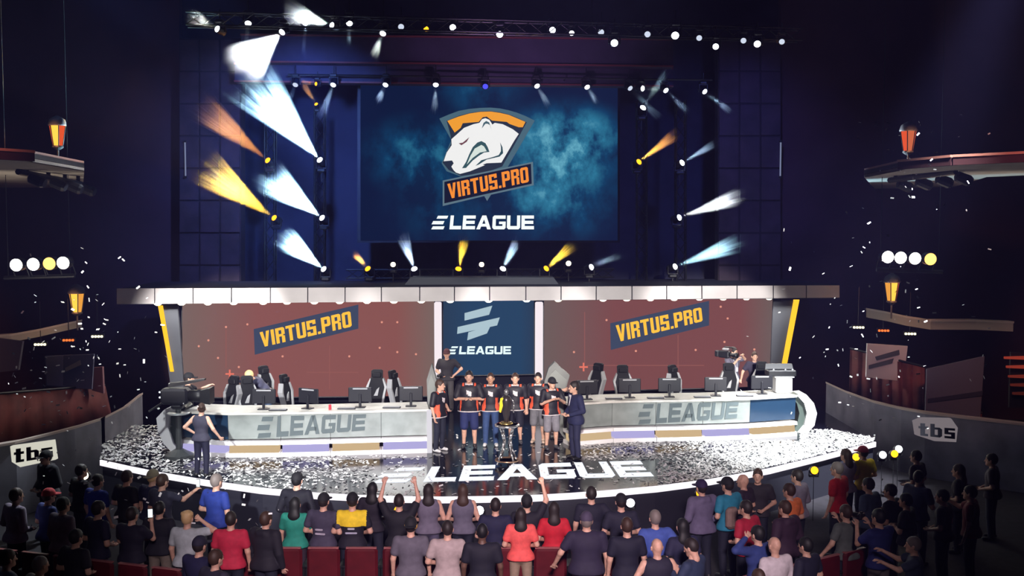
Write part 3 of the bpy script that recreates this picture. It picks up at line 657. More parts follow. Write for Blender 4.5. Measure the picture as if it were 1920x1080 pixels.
# ------------------------------------------------------------------ desks
SILV = mat('silver_panel', (0.40, 0.44, 0.42), 0.34, 0.55, noise=.22, nscale=2.2)
INK = mat('grey_lettering', (0.085, 0.11, 0.115), 0.45)
GLASSD = mat('dark_screen', (0.012, 0.03, 0.06), 0.15)
VIO = glow('violet_led', (178, 172, 222), 1.0); GOLD = glow('gold_led', (206, 178, 138), 1.0); LEDGE = mat('ledge_white', (.8, .78, .78), .4)
def desk(label, pts, segs, darkseg, colours, tx0, tx1, tz):
    e = thing('control_desk', label, 'desk')
    W = [G(x, y, 0) for x, y in pts]; xs = [p[0] for p in pts]
    def base(px):
        for i in range(len(xs) - 1):
            if px <= xs[i + 1] or i == len(xs) - 2:
                u = (px - xs[i]) / (xs[i + 1] - xs[i]); return W[i].lerp(W[i + 1], u)
    def nrm(px): a, b = base(px - 20), base(px + 20); d_ = (b - a).normalized(); return Vector((d_.y, -d_.x, 0))
    def at(px, z, off): p = base(px) + nrm(px) * off; return Vector((p.x, p.y, z))
    for i, (a, b) in enumerate(segs):
        n_ = 3; dark = i == darkseg
        def band(nm, z0, z1, o0, o1, th, m, inset=2.0):
            mb = MB()
            for k2 in range(n_):
                xa = a + inset + (b - a - 2 * inset) * k2 / n_; xb = a + inset + (b - a - 2 * inset) * (k2 + 1) / n_
                q = [at(xa, z0, o0), at(xb, z0, o0), at(xb, z1, o1), at(xa, z1, o1)]; r_ = [at(xa, z0, o0 - th), at(xb, z0, o0 - th), at(xb, z1, o1 - th), at(xa, z1, o1 - th)]
                mb.add(q + r_, [(0, 1, 2, 3), (7, 6, 5, 4), (0, 4, 5, 1), (1, 5, 6, 2), (2, 6, 7, 3), (3, 7, 4, 0)])
            return mb.build(nm, m, e)
        band('front_panel', .40, .97, 0, .03, .05, GLASSD if dark else SILV, .35)
        lb_ = band('light_box', .10, .28, .10, .06, .3, colours[i], 3.5)
        band('ledge', .28, .36, .12, .10, .4, LEDGE, .4)
        band('kick_rail', .0, .10, .12, .12, .4, LEDGE, .4)
    x0, x1 = segs[0][0], segs[-1][1]; n_ = 16; mb = MB()
    for k2 in range(n_):
        xa = x0 + (x1 - x0) * k2 / n_; xb = x0 + (x1 - x0) * (k2 + 1) / n_
        q = [at(xa, .97, .08), at(xb, .97, .08), at(xb, .97, -.95), at(xa, .97, -.95)]; mb.prism(q, (0, 0, .05))
    mb.build('worktop', mat('worktop', (.62, .6, .55), .35, noise=.15, nscale=5), e)
    mb = MB()
    for k2 in range(n_):
        xa = x0 + (x1 - x0) * k2 / n_; xb = x0 + (x1 - x0) * (k2 + 1) / n_
        mb.prism([at(xa, 0, -.8), at(xb, 0, -.8), at(xb, .97, -.8), at(xa, .97, -.8)], nrm((xa + xb) / 2) * -.04)
    mb.build('back_panel', BLACK, e)
    def tf(u, v):
        px = tx0 + (tx1 - tx0) * u; z0 = tz[0] + (tz[1] - tz[0]) * u; z = z0 + (tz[2] - z0) * v; return at(px, z, .004 + .03 * (z - .4) / .57), nrm(px)
    lettering('lettering', 'LEAGUE', WIDE, tf, .014, INK, e, .1, .12, True)
    return e, at
d1, atL = desk('long curved silver desk with grey lettering beside the woman in the headband', [(330, 851), (430, 856), (520, 855), (600, 853), (700, 850), (806, 847)],
     [(343, 429), (429, 527), (527, 620), (620, 715), (715, 804)], 0, [VIO, GOLD, VIO, GOLD, VIO], 483, 684, (.42, .55, .93))
d2, atR = desk('long curved silver desk with grey lettering beside the person in the suit', [(1062, 835), (1150, 828), (1250, 826), (1340, 824), (1410, 821), (1492, 815)],
     [(1064, 1147), (1147, 1229), (1229, 1317), (1317, 1405), (1405, 1490)], 4, [GOLD, VIO, GOLD, VIO, GOLD], 1196, 1380, (.42, .52, .93))
ENDW = mat('end_white', (.82, .82, .82), .4)
for lab, pts, d, par in (('left', [(330, 760), (308, 768), (293, 784), (296, 808), (306, 831), (326, 853), (345, 855), (324, 832), (316, 806), (318, 782), (335, 765)], 23.1, d1),
                    ('right', [(1495, 742), (1512, 740), (1526, 756), (1532, 775), (1527, 798), (1508, 819), (1490, 820), (1508, 798), (1513, 775), (1508, 756)], 25.7, d2)):
    MB().prism([P(x, y, d) for x, y in pts], (0, .7, 0)).build('end_fin', ENDW, par)
    MB().prism([P(x + (14 if lab == 'left' else -14), y, d + .1) for x, y in pts], (0, .5, 0)).build('end_lining', mat('lining_green', (.05, .07, .06), .4), par)
slab('end_strip', [atL(800, 0, .14), atL(809, 0, .14), atL(809, 1.0, .1), atL(800, 1.0, .1)], (0, .12, 0), glow('end_led', (226, 222, 230), 1.0), d1)
# angular grey gates either side of the gap
FIN = mat('gate_grey', (.12, .125, .12), .5, .2, noise=.12, nscale=3)
for lab, pts, d, fc in (('small pointed grey gate post behind the leftmost jersey player', [(812, 846), (803, 800), (800, 712), (809, 683), (818, 712), (816, 800)], 24.2, None),
                    ('tall angular grey gate post behind the player in the black cap', [(1062, 828), (1042, 800), (1024, 760), (1021, 715), (1029, 690), (1040, 679), (1052, 690), (1068, 704), (1058, 740), (1056, 790)], 24.9, None)):
    e = thing('gate_post', lab, 'gate post')
    q = [P(x, y, d) for x, y in pts]; MB().prism(q, (0, .25, 0)).build('plate', FIN, e)
    c0 = sum(q, Vector()) / len(q); MB().prism([c0 + (p - c0) * .78 - Vector((0, .03, 0)) for p in q], (0, .05, 0)).build('face_panel', mat('gate_face', (.15, .16, .15), .45, .2), e)
    zf = min(p.z for p in q); MB().box((c0.x, d + .12, max(.02, zf / 2)), (.35, .3, max(.05, zf)), bevel=.02).build('foot', BLACK, e)
# ------------------------------------------------------------------ chairs, monitors, cameras, trophy
CHB = mat('chair_black', (.006, .006, .008), .7, spec=.2); CHW = mat('chair_white', (.26, .26, .27), .45)
def chair_proto():
    e = thing('gaming_chair', 'x', 'chair')
    MB().box((0, 0, .48), (.46, .5, .1), bevel=.05).build('seat', CHB, e)
    bk = [(-.17, 0, .52), (.17, 0, .52), (.21, .04, .85), (.24, .08, 1.1), (.15, .11, 1.3), (.15, .14, 1.5), (.10, .15, 1.53), (-.10, .15, 1.53), (-.15, .14, 1.5), (-.15, .11, 1.3), (-.24, .08, 1.1), (-.21, .04, .85)]
    MB().prism([Vector((x, .24 + y, z)) for x, y, z in bk], (0, .07, 0)).build('backrest', CHB, e)
    for s in (1, -1):
        q = [(.17, .0, .55), (.22, .04, .85), (.27, .08, 1.1), (.17, .11, 1.32), (.155, .11, 1.28), (.21, .08, 1.08), (.165, .04, .85), (.13, .0, .58)]
        MB().prism([Vector((s * x, .20 + y, z)) for x, y, z in q], (0, .14, 0)).build('side_bolster', CHW, e)
        MB().box((s * .30, .0, .68), (.07, .3, .04), bevel=.02).tube((s * .28, .02, .5), (s * .30, .02, .67), .022).build('armrest', CHB, e)
    MB().box((0, .32, 1.40), (.24, .06, .12), bevel=.02).build('head_pillow', CHB, e)
    MB().prism([Vector(p) for p in [(-.07, .30, .86), (.03, .30, .86), (.07, .33, 1.08), (.0, .33, 1.02)]], (0, -.035, 0)).build('back_patch', CHW, e)
    mb = MB().tube((0, 0, .1), (0, 0, .43), .03)
    for i in range(5):
        a = i * 1.2566; mb.tube((0, 0, .1), (.3 * math.cos(a), .3 * math.sin(a), .06), .025); mb.tube((.3 * math.cos(a), .3 * math.sin(a) - .02, .035), (.3 * math.cos(a), .3 * math.sin(a) + .02, .035), .035)
    mb.build('star_base', BLACK, e); return e
proto = chair_proto(); first = True
for px, d, rz, lab in ((416, 24.9, 2.6, 'nearest the studio camera'), (466, 24.9, 3.5, 'left of the bending blond person'), (513, 26.9, 4.1, 'under the bending blond person'), (558, 25.4, 4.4, 'seen side on with a tilted black monitor'), (702, 26.0, 3.1, 'facing the hall left of a side-on chair'), (761, 26.1, 4.3, 'seen side on beside the dark photographer'),
                       (1105, 27.4, 2.4, 'behind the person in the suit'), (1172, 26.9, 3.2, 'facing the hall right of the person in the suit'), (1283, 27.0, 3.9, 'turned slightly mid desk by the suit'), (1372, 27.3, 3.14, 'in front of the shoulder camera operator'), (1428, 27.6, 2.9, 'in front of the standing woman')):
    o = proto if first else copy_tree(proto); first = False
    p = P(px, 700, d); o.location = (p.x, p.y, 0); o.rotation_euler = (0, 0, rz + PI); o['label'] = 'black gaming chair with pale sides, ' + lab; o['group'] = 'gaming chairs behind the desks'
def monitor_proto():
    e = thing('monitor', 'x', 'monitor'); MB().box((0, 0, .30), (.56, .045, .34), bevel=.015).build('housing', DARKPL, e); MB().box((0, -.026, .30), (.52, .006, .30)).build('display', mat('monitor_display', (.01, .012, .02), .2), e)
    MB().box((0, .04, .17), (.06, .04, .3), bevel=.01).build('stand', DARKPL, e); MB().box((0, .04, .01), (.26, .2, .02), bevel=.01).build('foot', DARKPL, e)
    MB().box((0, .025, .44), (.34, .012, .03)).build('back_strip', GREY, e); return e
proto = monitor_proto(); first = True
for px, at_, rz, lab in ((490, atL, 3.1, 'before the bending blond person'), (577, atL, 2.7, 'tilted, with a red can near by'), (676, atL, 3.14, 'at the foot of the front-facing chair'), (772, atL, 3.2, 'nearest the gap on the desk with the headband woman'), (1112, atR, 3.3, 'beside the shoulder of the suit'), (1186, atR, 3.2, 'before the front-facing chair on the desk with the suit'),
                         (1262, atR, 3.1, 'in the middle of the desk with the suit'), (1352, atR, 3.1, 'before the shoulder camera operator'), (1443, atR, 3.2, 'between the standing woman and the white case')):
    o = proto if first else copy_tree(proto); first = False
    q = at_(min(max(px, 345), 1488), 1.02, -.4); o.location = q; o.rotation_euler = (0, 0, rz); o['label'] = 'black flat monitor on the desk, ' + lab; o['group'] = 'monitors on the desks'
e = thing('drink_can', 'small red drink can on the silver desk beside a monitor', 'can', atL(619, 1.02, -.15)); MB().lathe([(.025, 0), (.033, .01), (.033, .11), (.026, .125)], n=12).build('can_body', mat('can_red', (.6, .03, .05), .35), e); MB().lathe([(.026, .125), (.024, .13), (.0, .127)], n=12).build('can_lid', STEEL, e)
kp = None
for i, (px, at_, lab) in enumerate(((520, atL, 'beside the bending person'), (650, atL, 'near the red can'), (735, atL, 'between two chairs'), (1155, atR, 'right of the suit'), (1232, atR, 'middle of the desk'), (1320, atR, 'below the camera operator'), (1402, atR, 'below the standing woman'))):
    if kp is None:
        kp = thing('keyboard', 'x', 'keyboard'); MB().box((0, 0, .015), (.42, .14, .025), bevel=.008).build('case', DARKPL, kp); MB().box((0, 0, .03), (.39, .11, .01)).build('keys', GREY, kp); o = kp
    else: o = copy_tree(kp)
    o.location = at_(px, 1.02, -.2); o['label'] = 'small dark keyboard on the desk ' + lab; o['group'] = 'keyboards on the desks'
# white case with a black mixing console at the end of the right desk
cp = atR(1484, 1.02, -.45)
e = thing('equipment_case', 'white equipment case at the end of the right desk', 'case', cp); MB().box((0, 0, .21), (.42, .4, .40), bevel=.02).build('case_body', WHITE, e); MB().box((0, 0, .42), (.5, .46, .03), bevel=.01).build('lid', WHITE, e); MB().box((0, -.21, .3), (.12, .02, .03)).build('handle', GREY, e)
e = thing('mixing_console', 'black mixing console with small lights on top of the white case', 'console', cp + Vector((-.05, 0, .435))); MB().box((0, 0, .08), (.72, .4, .15), bevel=.02).build('console_body', BLACK, e); MB().prism([Vector(p) for p in [(-.36, .12, .15), (.36, .12, .15), (.34, .18, .28), (-.34, .18, .28)]], (0, .05, 0)).build('meter_bridge', BLACK, e)
for x in (-.2, .1, .28): MB().lathe([(.018, 0), (.018, .02), (.005, .03)], n=8, T=Matrix.Translation((x, -.1, .155))).build('indicator', glow('indicator_white', (240, 245, 255), 2), e)
# trophy table and trophy
tp = G(951, 872); CHR = mat('polished_steel', (.75, .73, .72), .2, .9)
e = thing('trophy_table', 'round chrome pedestal table with curved legs on the stage floor', 'table', tp)
MB().lathe([(.0, .86), (.24, .86), (.265, .875), (.265, .905), (.24, .915), (0, .915)], n=28).build('tabletop', mat('table_black', (.02, .02, .025), .2), e, True)
MB().lathe([(.262, .865), (.28, .87), (.28, .91), (.262, .915)], n=28).build('rim', CHR, e, True)
for i in range(4):
    a = i * PI / 2 + .6; pts = [Vector((r_ * math.cos(a), r_ * math.sin(a), z)) for r_, z in ((.2, .87), (.14, .72), (.09, .55), (.13, .35), (.22, .16), (.26, .03))]
    MB().path(pts, .022, 8).build('leg', CHR, e, True)
MB().lathe([(.25, .10), (.275, .105), (.275, .13), (.25, .135), (.25, .10)], n=24).build('foot_ring', mat('bronze', (.45, .28, .18), .3, .8), e, True)
tr = thing('trophy', 'tall dark trophy with gold base on the round chrome table', 'trophy', tp + Vector((-.02, 0, .915)))
MB().lathe([(.15, 0), (.155, .02), (.12, .05), (.1, .055)], n=20).build('trophy_foot', mat('trophy_gold', (.75, .55, .2), .25, .9), tr, True)
MB().lathe([(.05, .05), (.055, .12), (.075, .2), (.10, .38), (.115, .52), (.10, .60), (.06, .63)], n=20).build('trophy_body', mat('trophy_dark', (.06, .05, .05), .3, .5), tr, True)
MB().lathe([(.02, .62), (.05, .68), (.045, .74), (.015, .78)], n=14).build('finial', mat('trophy_grey', (.4, .4, .4), .3, .8), tr, True)
MB().path([Vector(p) for p in [(.12, 0, .56), (.17, 0, .46), (.155, 0, .32), (.16, -.01, .25)]], .016, 6).build('handle', CHR, tr, True)
MB().prism([Vector(p) for p in [(-.16, -.05, .28), (-.12, -.06, .26), (-.05, -.08, .50), (-.07, -.08, .60), (-.13, -.06, .58)]], (0, .025, 0)).build('ribbon', mat('yellow_ribbon', (.9, .72, .02), .6), tr)
# cameras
def shoulder_camera(loc, rz, label):
    e = thing('video_camera', label, 'camera', loc, rz)
    MB().box((0, 0, 0), (.14, .36, .2), bevel=.03).build('camera_body', DARKPL, e); MB().lathe([(.05, 0), (.06, .1), (.07, .2), (.085, .26)], n=14, T=Matrix.Translation((0, .18, .0)) @ Matrix.Rotation(-PI / 2, 4, 'X')).build('lens', BLACK, e, True)
    MB().box((0, .05, .15), (.1, .2, .06), bevel=.02).build('viewfinder', GREY, e); MB().tube((-.07, -.05, .2), (-.07, .25, .2), .018).build('microphone', BLACK, e); MB().box((0, -.24, 0), (.12, .12, .18), bevel=.02).build('battery', DARKPL, e); return e
def hand_camera(loc, rz, label):
    e = thing('photo_camera', label, 'camera', loc, rz); MB().box((0, 0, 0), (.14, .07, .1), bevel=.02).build('camera_body', DARKPL, e); MB().lathe([(.04, 0), (.042, .06), (.048, .12)], n=12, T=Matrix.Translation((0, .035, 0)) @ Matrix.Rotation(-PI / 2, 4, 'X')).build('lens', BLACK, e, True); MB().box((0, 0, .065), (.05, .05, .03), bevel=.01).build('viewfinder', DARKPL, e); return e
sp = G(336, 858)
e = thing('studio_camera', 'large black studio camera on a pedestal at the end of the desk', 'camera', sp)
MB().lathe([(.32, 0), (.32, .08), (.2, .14), (.1, .2)], n=16).tube((0, 0, .15), (0, 0, 1.15), .07, .06, 12).build('pedestal', mat('pedestal_grey', (.10, .11, .11), .4, .4), e)
MB().lathe([(.24, 1.0), (.26, 1.01), (.26, 1.03), (.24, 1.04)], n=20).build('steering_ring', STEEL, e, True)
MB().box((0, 0, 1.18), (.25, .3, .1), bevel=.03).build('pan_head', BLACK, e)
MB().box((-.05, 0, 1.42), (.62, .34, .36), bevel=.05).build('camera_body', DARKPL, e)
MB().lathe([(.13, 0), (.14, .2), (.15, .34)], n=16, T=Matrix.Translation((.25, 0, 1.42)) @ Matrix.Rotation(PI / 2, 4, 'Y')).build('lens', BLACK, e, True)
MB().prism([Vector(p) for p in [(.55, -.17, 1.28), (.78, -.2, 1.25), (.78, -.2, 1.62), (.55, -.17, 1.56)]], (0, .37, 0)).build('lens_hood', BLACK, e)
MB().prism([Vector(p) for p in [(-.2, -.06, 1.62), (.1, -.06, 1.66), (.62, -.04, 1.78), (.62, -.04, 1.82), (.05, -.06, 1.74), (-.2, -.06, 1.72)]], (0, .12, 0)).build('viewfinder_arm', BLACK, e)
MB().tube((-.3, .12, 1.3), (-.6, .2, 1.1), .018).tube((-.3, -.12, 1.3), (-.6, -.2, 1.1), .018).build('pan_handle', BLACK, e)
for z in (1.40, 1.52): MB().lathe([(.02, 0), (.02, .02), (.008, .03)], n=8, T=Matrix.Translation((-.37, -.1, z)) @ Matrix.Rotation(-PI / 2, 4, 'Y')).build('tally_lamp', glow('indicator_white', (240, 245, 255), 2), e)

# ------------------------------------------------------------------ lamps, trusses, beams
def truss(name, a, b, wd, label, group=None):
    e = thing(name, label, 'truss', a, 0, group); a = Vector(a); b = Vector(b) - a; L = b.length; q = b.to_track_quat('Z', 'Y'); T = lambda x, y, z: q @ Vector((x, y, z)); h = wd / 2
    for x, y in ((h, h), (h, -h), (-h, h), (-h, -h)): MB().tube(T(x, y, 0), T(x, y, L), .024, n=6).build('chord', BLACK, e)
    n = max(2, int(L / (wd * 1.3))); mb = MB()
    for i in range(n):
        z0, z1 = L * i / n, L * (i + 1) / n
        for (x0, y0), (x1, y1) in (((h, h), (h, -h)), ((h, -h), (-h, -h)), ((-h, -h), (-h, h)), ((-h, h), (h, h))):
            mb.tube(T(x0, y0, z0), T(x1, y1, z1), .012, n=4, cap=False)
    tag(mb.build('braces', BLACK, e), kind='stuff'); return e
for px, d, y1, lab in ((600, 31.95, 188, 'inner tower with the three big blue-white beams'), (507, 32.05, 188, 'outer tower with the amber beams'), (1276, 32.05, 188, 'tower with the three white beams beside the panelled pillar'), (1203, 32.15, 188, 'tower with one amber lamp by the screen edge')):
    a = P(px, 530, d); b = P(px, y1, d); truss('truss_tower', a, b, .3, 'slim black truss ' + lab, 'truss towers above the canopy')
truss('lighting_truss', P(650, 514, 31.4), P(1150, 512, 31.8), .26, 'horizontal black truss carrying the row of yellow and white lamps')
truss('lighting_truss', P(350, 36, 26.0), P(1500, 66, 28.5), .32, 'long black truss with a row of white lamps at the very top')
LENS = {c: glow('lens_' + c, rgb, s) for c, rgb, s in (('white', (240, 246, 255), 6), ('amber', (255, 176, 30), 2.2), ('dimwhite', (210, 220, 240), 1.0), ('blue', (80, 80, 255), 1.2), ('warm', (255, 240, 200), 5))}
def head_proto():
    e = thing('moving_head_light', 'x', 'stage light')
    MB().box((0, 0, -.26), (.26, .26, .12), bevel=.03).tube((0, 0, -.31), (0, 0, -.62), .02, n=6).build('base', BLACK, e)
    MB().box((.15, 0, -.08), (.035, .1, .28), bevel=.01).box((-.15, 0, -.08), (.035, .1, .28), bevel=.01).box((0, 0, -.2), (.33, .1, .04), bevel=.01).build('yoke', BLACK, e)
    h = MB().lathe([(.05, -.2), (.11, -.17), (.125, -.05), (.115, .06), (.12, .08), (.10, .085)], n=14).build('lamp_head', DARKPL, e, True)
    MB().lathe([(.098, .08), (.09, .11), (.06, .135), (.02, .145)], n=14).build('lens', LENS['white'], h, True)
    return e
HP = head_proto(); HP_used = [False]
def head(p, dirv, colour, label, scale=1.0, hang=False, group=None):
    if HP_used[0]: o = copy_tree(HP)
    else: o = HP; HP_used[0] = True
    o.location = p; o['label'] = label; o.scale = (scale,) * 3; o['group'] = group or 'moving lights'
    if hang: o.rotation_euler = (PI, 0, 0)
    for ch in o.children:
        if ch.name.startswith('lamp_head'):
            dv_ = Vector(dirv).normalized()
            if hang: dv_ = Vector((dv_.x, -dv_.y, -dv_.z))
            ch.rotation_mode = 'QUATERNION'; ch.rotation_quaternion = dv_.to_track_quat('Z', 'Y')
            set_mat(ch.children[0], LENS[colour])
    return o
# theatrical haze in cones; the beams' rays and fade are shaped into its density
def haze_mat(name, dens, fing, seed, lo=.35, soft=.25, pw=0.0):
    m = bpy.data.materials.new(name); m.use_nodes = True; nt = m.node_tree
    for n in list(nt.nodes): nt.nodes.remove(n)
    N = nt.nodes.new; L = nt.links.new
    out = N('ShaderNodeOutputMaterial'); vs = N('ShaderNodeVolumeScatter'); vs.inputs['Color'].default_value = (1, 1, 1, 1); vs.inputs['Anisotropy'].default_value = 0
    tc = N('ShaderNodeTexCoord'); sx = N('ShaderNodeSeparateXYZ'); L(tc.outputs['Object'], sx.inputs[0])
    def mth(op, a, b=None):
        q = N('ShaderNodeMath'); q.operation = op
        for i, v in enumerate((a, b)):
            if v is None: continue
            if isinstance(v, (int, float)): q.inputs[i].default_value = v
            else: L(v, q.inputs[i])
        return q.outputs[0]
    z = mth('MAXIMUM', sx.outputs['Z'], .02); ax = mth('DIVIDE', sx.outputs['X'], z); ay = mth('DIVIDE', sx.outputs['Y'], z)
    cb = N('ShaderNodeCombineXYZ'); L(ax, cb.inputs[0]); L(ay, cb.inputs[1]); cb.inputs[2].default_value = seed * 7.3
    n1 = N('ShaderNodeTexNoise'); n1.inputs['Scale'].default_value = fing; n1.inputs['Detail'].default_value = 2; L(cb.outputs[0], n1.inputs['Vector'])
    ln = N('ShaderNodeMapRange'); ln.inputs['From Min'].default_value = .32; ln.inputs['From Max'].default_value = .68; ln.inputs['To Min'].default_value = lo; ln.inputs['To Max'].default_value = 1.0; L(n1.outputs['Fac'], ln.inputs['Value'])
    df = mth('SUBTRACT', ln.outputs[0], z)
    fade = N('ShaderNodeMapRange'); fade.interpolation_type = 'SMOOTHSTEP'; fade.inputs['From Min'].default_value = 0; fade.inputs['From Max'].default_value = soft; L(df, fade.inputs['Value'])
    n2 = N('ShaderNodeTexNoise'); n2.inputs['Scale'].default_value = 3.0; n2.inputs['Detail'].default_value = 2; L(tc.outputs['Object'], n2.inputs['Vector'])
    den = mth('MULTIPLY', mth('MULTIPLY', fade.outputs[0], mth('ADD', n2.outputs['Fac'], .35)), dens)
    if pw: den = mth('MULTIPLY', den, mth('POWER', z, pw))
    L(den, vs.inputs['Density']); L(vs.outputs[0], out.inputs['Volume']); return m
def beam(p, q, wpx, colour, power, dens=.5, fing=5, seed=1, lo=.4, soft=.25, pw=1.0, label='pale haze'):
    p = Vector(p); q = Vector(q); dv_ = q - p; L_ = dv_.length; Rr = wpx / 2 / (FPX / q.y); qt = dv_.to_track_quat('Z', 'Y')
    n = 20; mb = MB(); prof = [(.05 / max(Rr, .06), .0), (1.0, 1.0)]
    mb.lathe(prof, n=n); o = mb.build('haze', haze_mat('haze_%d' % seed, dens, fing, seed, lo, soft, pw)); o.location = p; o.rotation_mode = 'QUATERNION'; o.rotation_quaternion = qt; o.scale = (Rr, Rr, L_)
    tag(o, label, 'haze', 'haze in the light beams', 'stuff')
    a = 2 * math.atan(Rr / L_) * 1.05
    l = light('beam_light', 'SPOT', p + dv_.normalized() * .06, power, colour, q, .03, a, .35)
    return o
# beam lamps: (px, py, depth, end px, end py, end width px, colour, power, fingers, min length, label)
CW = (.42, .78, 1.0); WH = (.85, .93, 1.0); AM = (1, .42, .08); YE = (1, .60, .06); BL = (.45, .65, 1)
BE = [
 (598, 298, 31.6, 458, 138, 122, CW, 9000, 6, .55, 1.0, 'white', 'topmost of the three big blue-white beams left of the screen'),
 (602, 407, 31.6, 494, 324, 84, CW, 6200, 6, .6, 1.0, 'white', 'middle of the three big blue-white beams left of the screen'),
 (605, 503, 31.6, 525, 440, 62, CW, 5200, 5, .6, 1.0, 'white', 'lowest of the three big blue-white beams left of the screen'),
 (500, 299, 31.7, 366, 190, 72, AM, 800, 6, .62, 2.0, 'amber', 'upper amber lamp at the far left tower'),
 (512, 407, 31.7, 374, 308, 84, YE, 4200, 7, .6, 2.4, 'amber', 'lower amber lamp at the far left tower with a fat yellow beam'),
 (592, 194, 31.72, 562, 148, 16, AM, 60, 3, .7, .6, 'amber', 'small amber lamp pointing up to the header'),
 (591, 157, 31.2, 560, 153, 10, AM, 50, 3, .7, .5, 'amber', 'small amber lamp under the header'),
 (688, 502, 31.2, 662, 472, 18, AM, 80, 3, .7, .7, 'amber', 'amber lamp at the end of the low truss'),
 (776, 502, 31.3, 752, 438, 34, BL, 90, 5, .5, .5, 'white', 'blue-white lamp left of the yellow lamp in the low row'),
 (860, 502, 31.3, 872, 440, 30, YE, 90, 5, .5, .6, 'amber', 'yellow lamp in the middle of the low row'),
 (944, 502, 31.4, 972, 446, 24, BL, 160, 4, .5, .7, 'white', 'blue-white lamp right of the yellow lamp in the low row'),
 (1026, 502, 31.5, 1078, 456, 28, YE, 130, 4, .6, .3, 'amber', 'yellow lamp at the right part of the low row'),
 (1111, 500, 31.6, 1168, 476, 16, BL, 70, 4, .6, .6, 'white', 'small blue-white lamp at the right end of the low row'),
 (1200, 302, 31.8, 1273, 247, 26, AM, 420, 4, .75, .5, 'amber', 'amber lamp right of the big screen'),
 (1281, 304, 31.7, 1346, 266, 20, BL, 240, 3, .75, 1.0, 'white', 'topmost white lamp on the right tower'),
 (1276, 407, 31.7, 1400, 364, 42, WH, 1900, 4, .75, 1.8, 'white', 'middle white lamp on the right tower'),
 (1268, 499, 31.7, 1394, 452, 46, CW, 1900, 6, .7, 1.8, 'white', 'lowest white lamp on the right tower'),
 (1207, 200, 31.8, 1258, 124, 20, BL, 110, 3, .75, .8, 'white', 'white lamp pointing up past the header end'),
 (1207, 166, 31.3, 1242, 168, 9, WH, 50, 3, .7, .5, 'white', 'white lamp at the right end of the header'),
 (527, 62, 26.3, 450, 128, 100, WH, 5200, 1.4, .85, .4, 'white', 'big white lamp throwing a wide hazy fan'),
 (620, 47, 26.6, 535, 20, 56, WH, 1300, 2, .75, .6, 'white', 'white lamp throwing a hazy fan to the upper left'),
 (717, 65, 26.8, 698, 112, 24, WH, 420, 2, .6, .5, 'white', 'white lamp with a short bright plume'),
 (405, 53, 26.1, 345, 22, 40, WH, 120, 2, .6, .4, 'white', 'white lamp at the far left of the top row'),
 (465, 46, 26.2, 459, 104, 10, BL, 45, 2, .8, .2, 'white', 'lamp above the wide hazy fan'),
 (573, 46, 26.4, 568, 106, 8, BL, 22, 2, .8, .2, 'dimwhite', 'dim lamp left of the small hazy fan'),
 (655, 46, 26.7, 653, 88, 10, BL, 50, 2, .8, .2, 'white', 'lamp right of the small hazy fan'),
 (553, 161, 31.1, 540, 196, 12, BL, 20, 2, .7, .4, 'dimwhite', 'header lamp above the big beams'),
 (624, 161, 31.1, 598, 232, 24, BL, 90, 3, .6, .6, 'white', 'header lamp left of the screen corner'),
 (722, 161, 31.1, 706, 196, 20, BL, 50, 3, .6, .4, 'white', 'header lamp over the screen left of the emblem'),
 (817, 161, 31.1, 814, 218, 18, BL, 70, 3, .6, .9, 'white', 'header lamp over the left shoulder of the emblem'),
 (1008, 163, 31.2, 1032, 204, 16, BL, 60, 3, .6, .5, 'white', 'header lamp over the right shoulder of the emblem'),
 (1102, 165, 31.3, 1122, 196, 16, BL, 45, 3, .6, .5, 'white', 'header lamp near the right edge of the screen'),
 (1183, 167, 31.3, 1246, 232, 20, BL, 60, 3, .7, .7, 'dimwhite', 'header lamp just past the screen edge'),
 (1250, 171, 31.4, 1296, 216, 16, BL, 50, 3, .7, .6, 'white', 'header lamp at the end of the board'),
 (1323, 173, 31.5, 1378, 216, 16, BL, 80, 3, .7, .6, 'white', 'lonely header lamp beside the panelled pillar'),
]
def PWM(lens, px, py):
    if py < 180: return 1.8 if px in (527, 620, 717) else 6.0
    if py > 480 and 650 < px < 1150: return 22.0
    return 6.0 if lens == 'amber' else 5.0
for i, (px, py, d, ex, ey, wpx, c, pw_, fg, lo, pz, lens, lab) in enumerate(BE):
    d -= .3 if 100 < py < 180 else 0
    p = P(px, py, d); s_ = FPX / d; lat = math.hypot(ex - px, ey - py) / s_
    q = P(ex, ey, d - lat * .75); dv_ = (q - p)
    sc_ = 1.0 if py > 180 else .85
    if lens == 'amber' and py < 200: sc_ = .6
    top = py < 180
    head(p - dv_.normalized() * .14 * sc_, dv_, lens, lab + (', top row' if py < 80 else ''), sc_, hang=top, group='moving lights with beams')
    beam(p, q, wpx, c, pw_ * PWM(lens, px, py), .8, fg, i + 1, lo, .3, pz, 'thin pale haze in the beam of the ' + lab.replace('lamp', 'light'))
hp_ = thing('lamp_pipe', 'thin black pipe under the header carrying the row of small lamps', 'pipe'); a = P(540, 140, 30.82); b = P(1335, 150, 31.2)
MB().tube(a, b, .03, n=6).build('pipe', BLACK, hp_)
for u in (.05, .35, .65, .88):
    p = a.lerp(b, u); MB().tube(p, p + Vector((0, .68, 0)), .025, n=5).build('arm', BLACK, hp_)
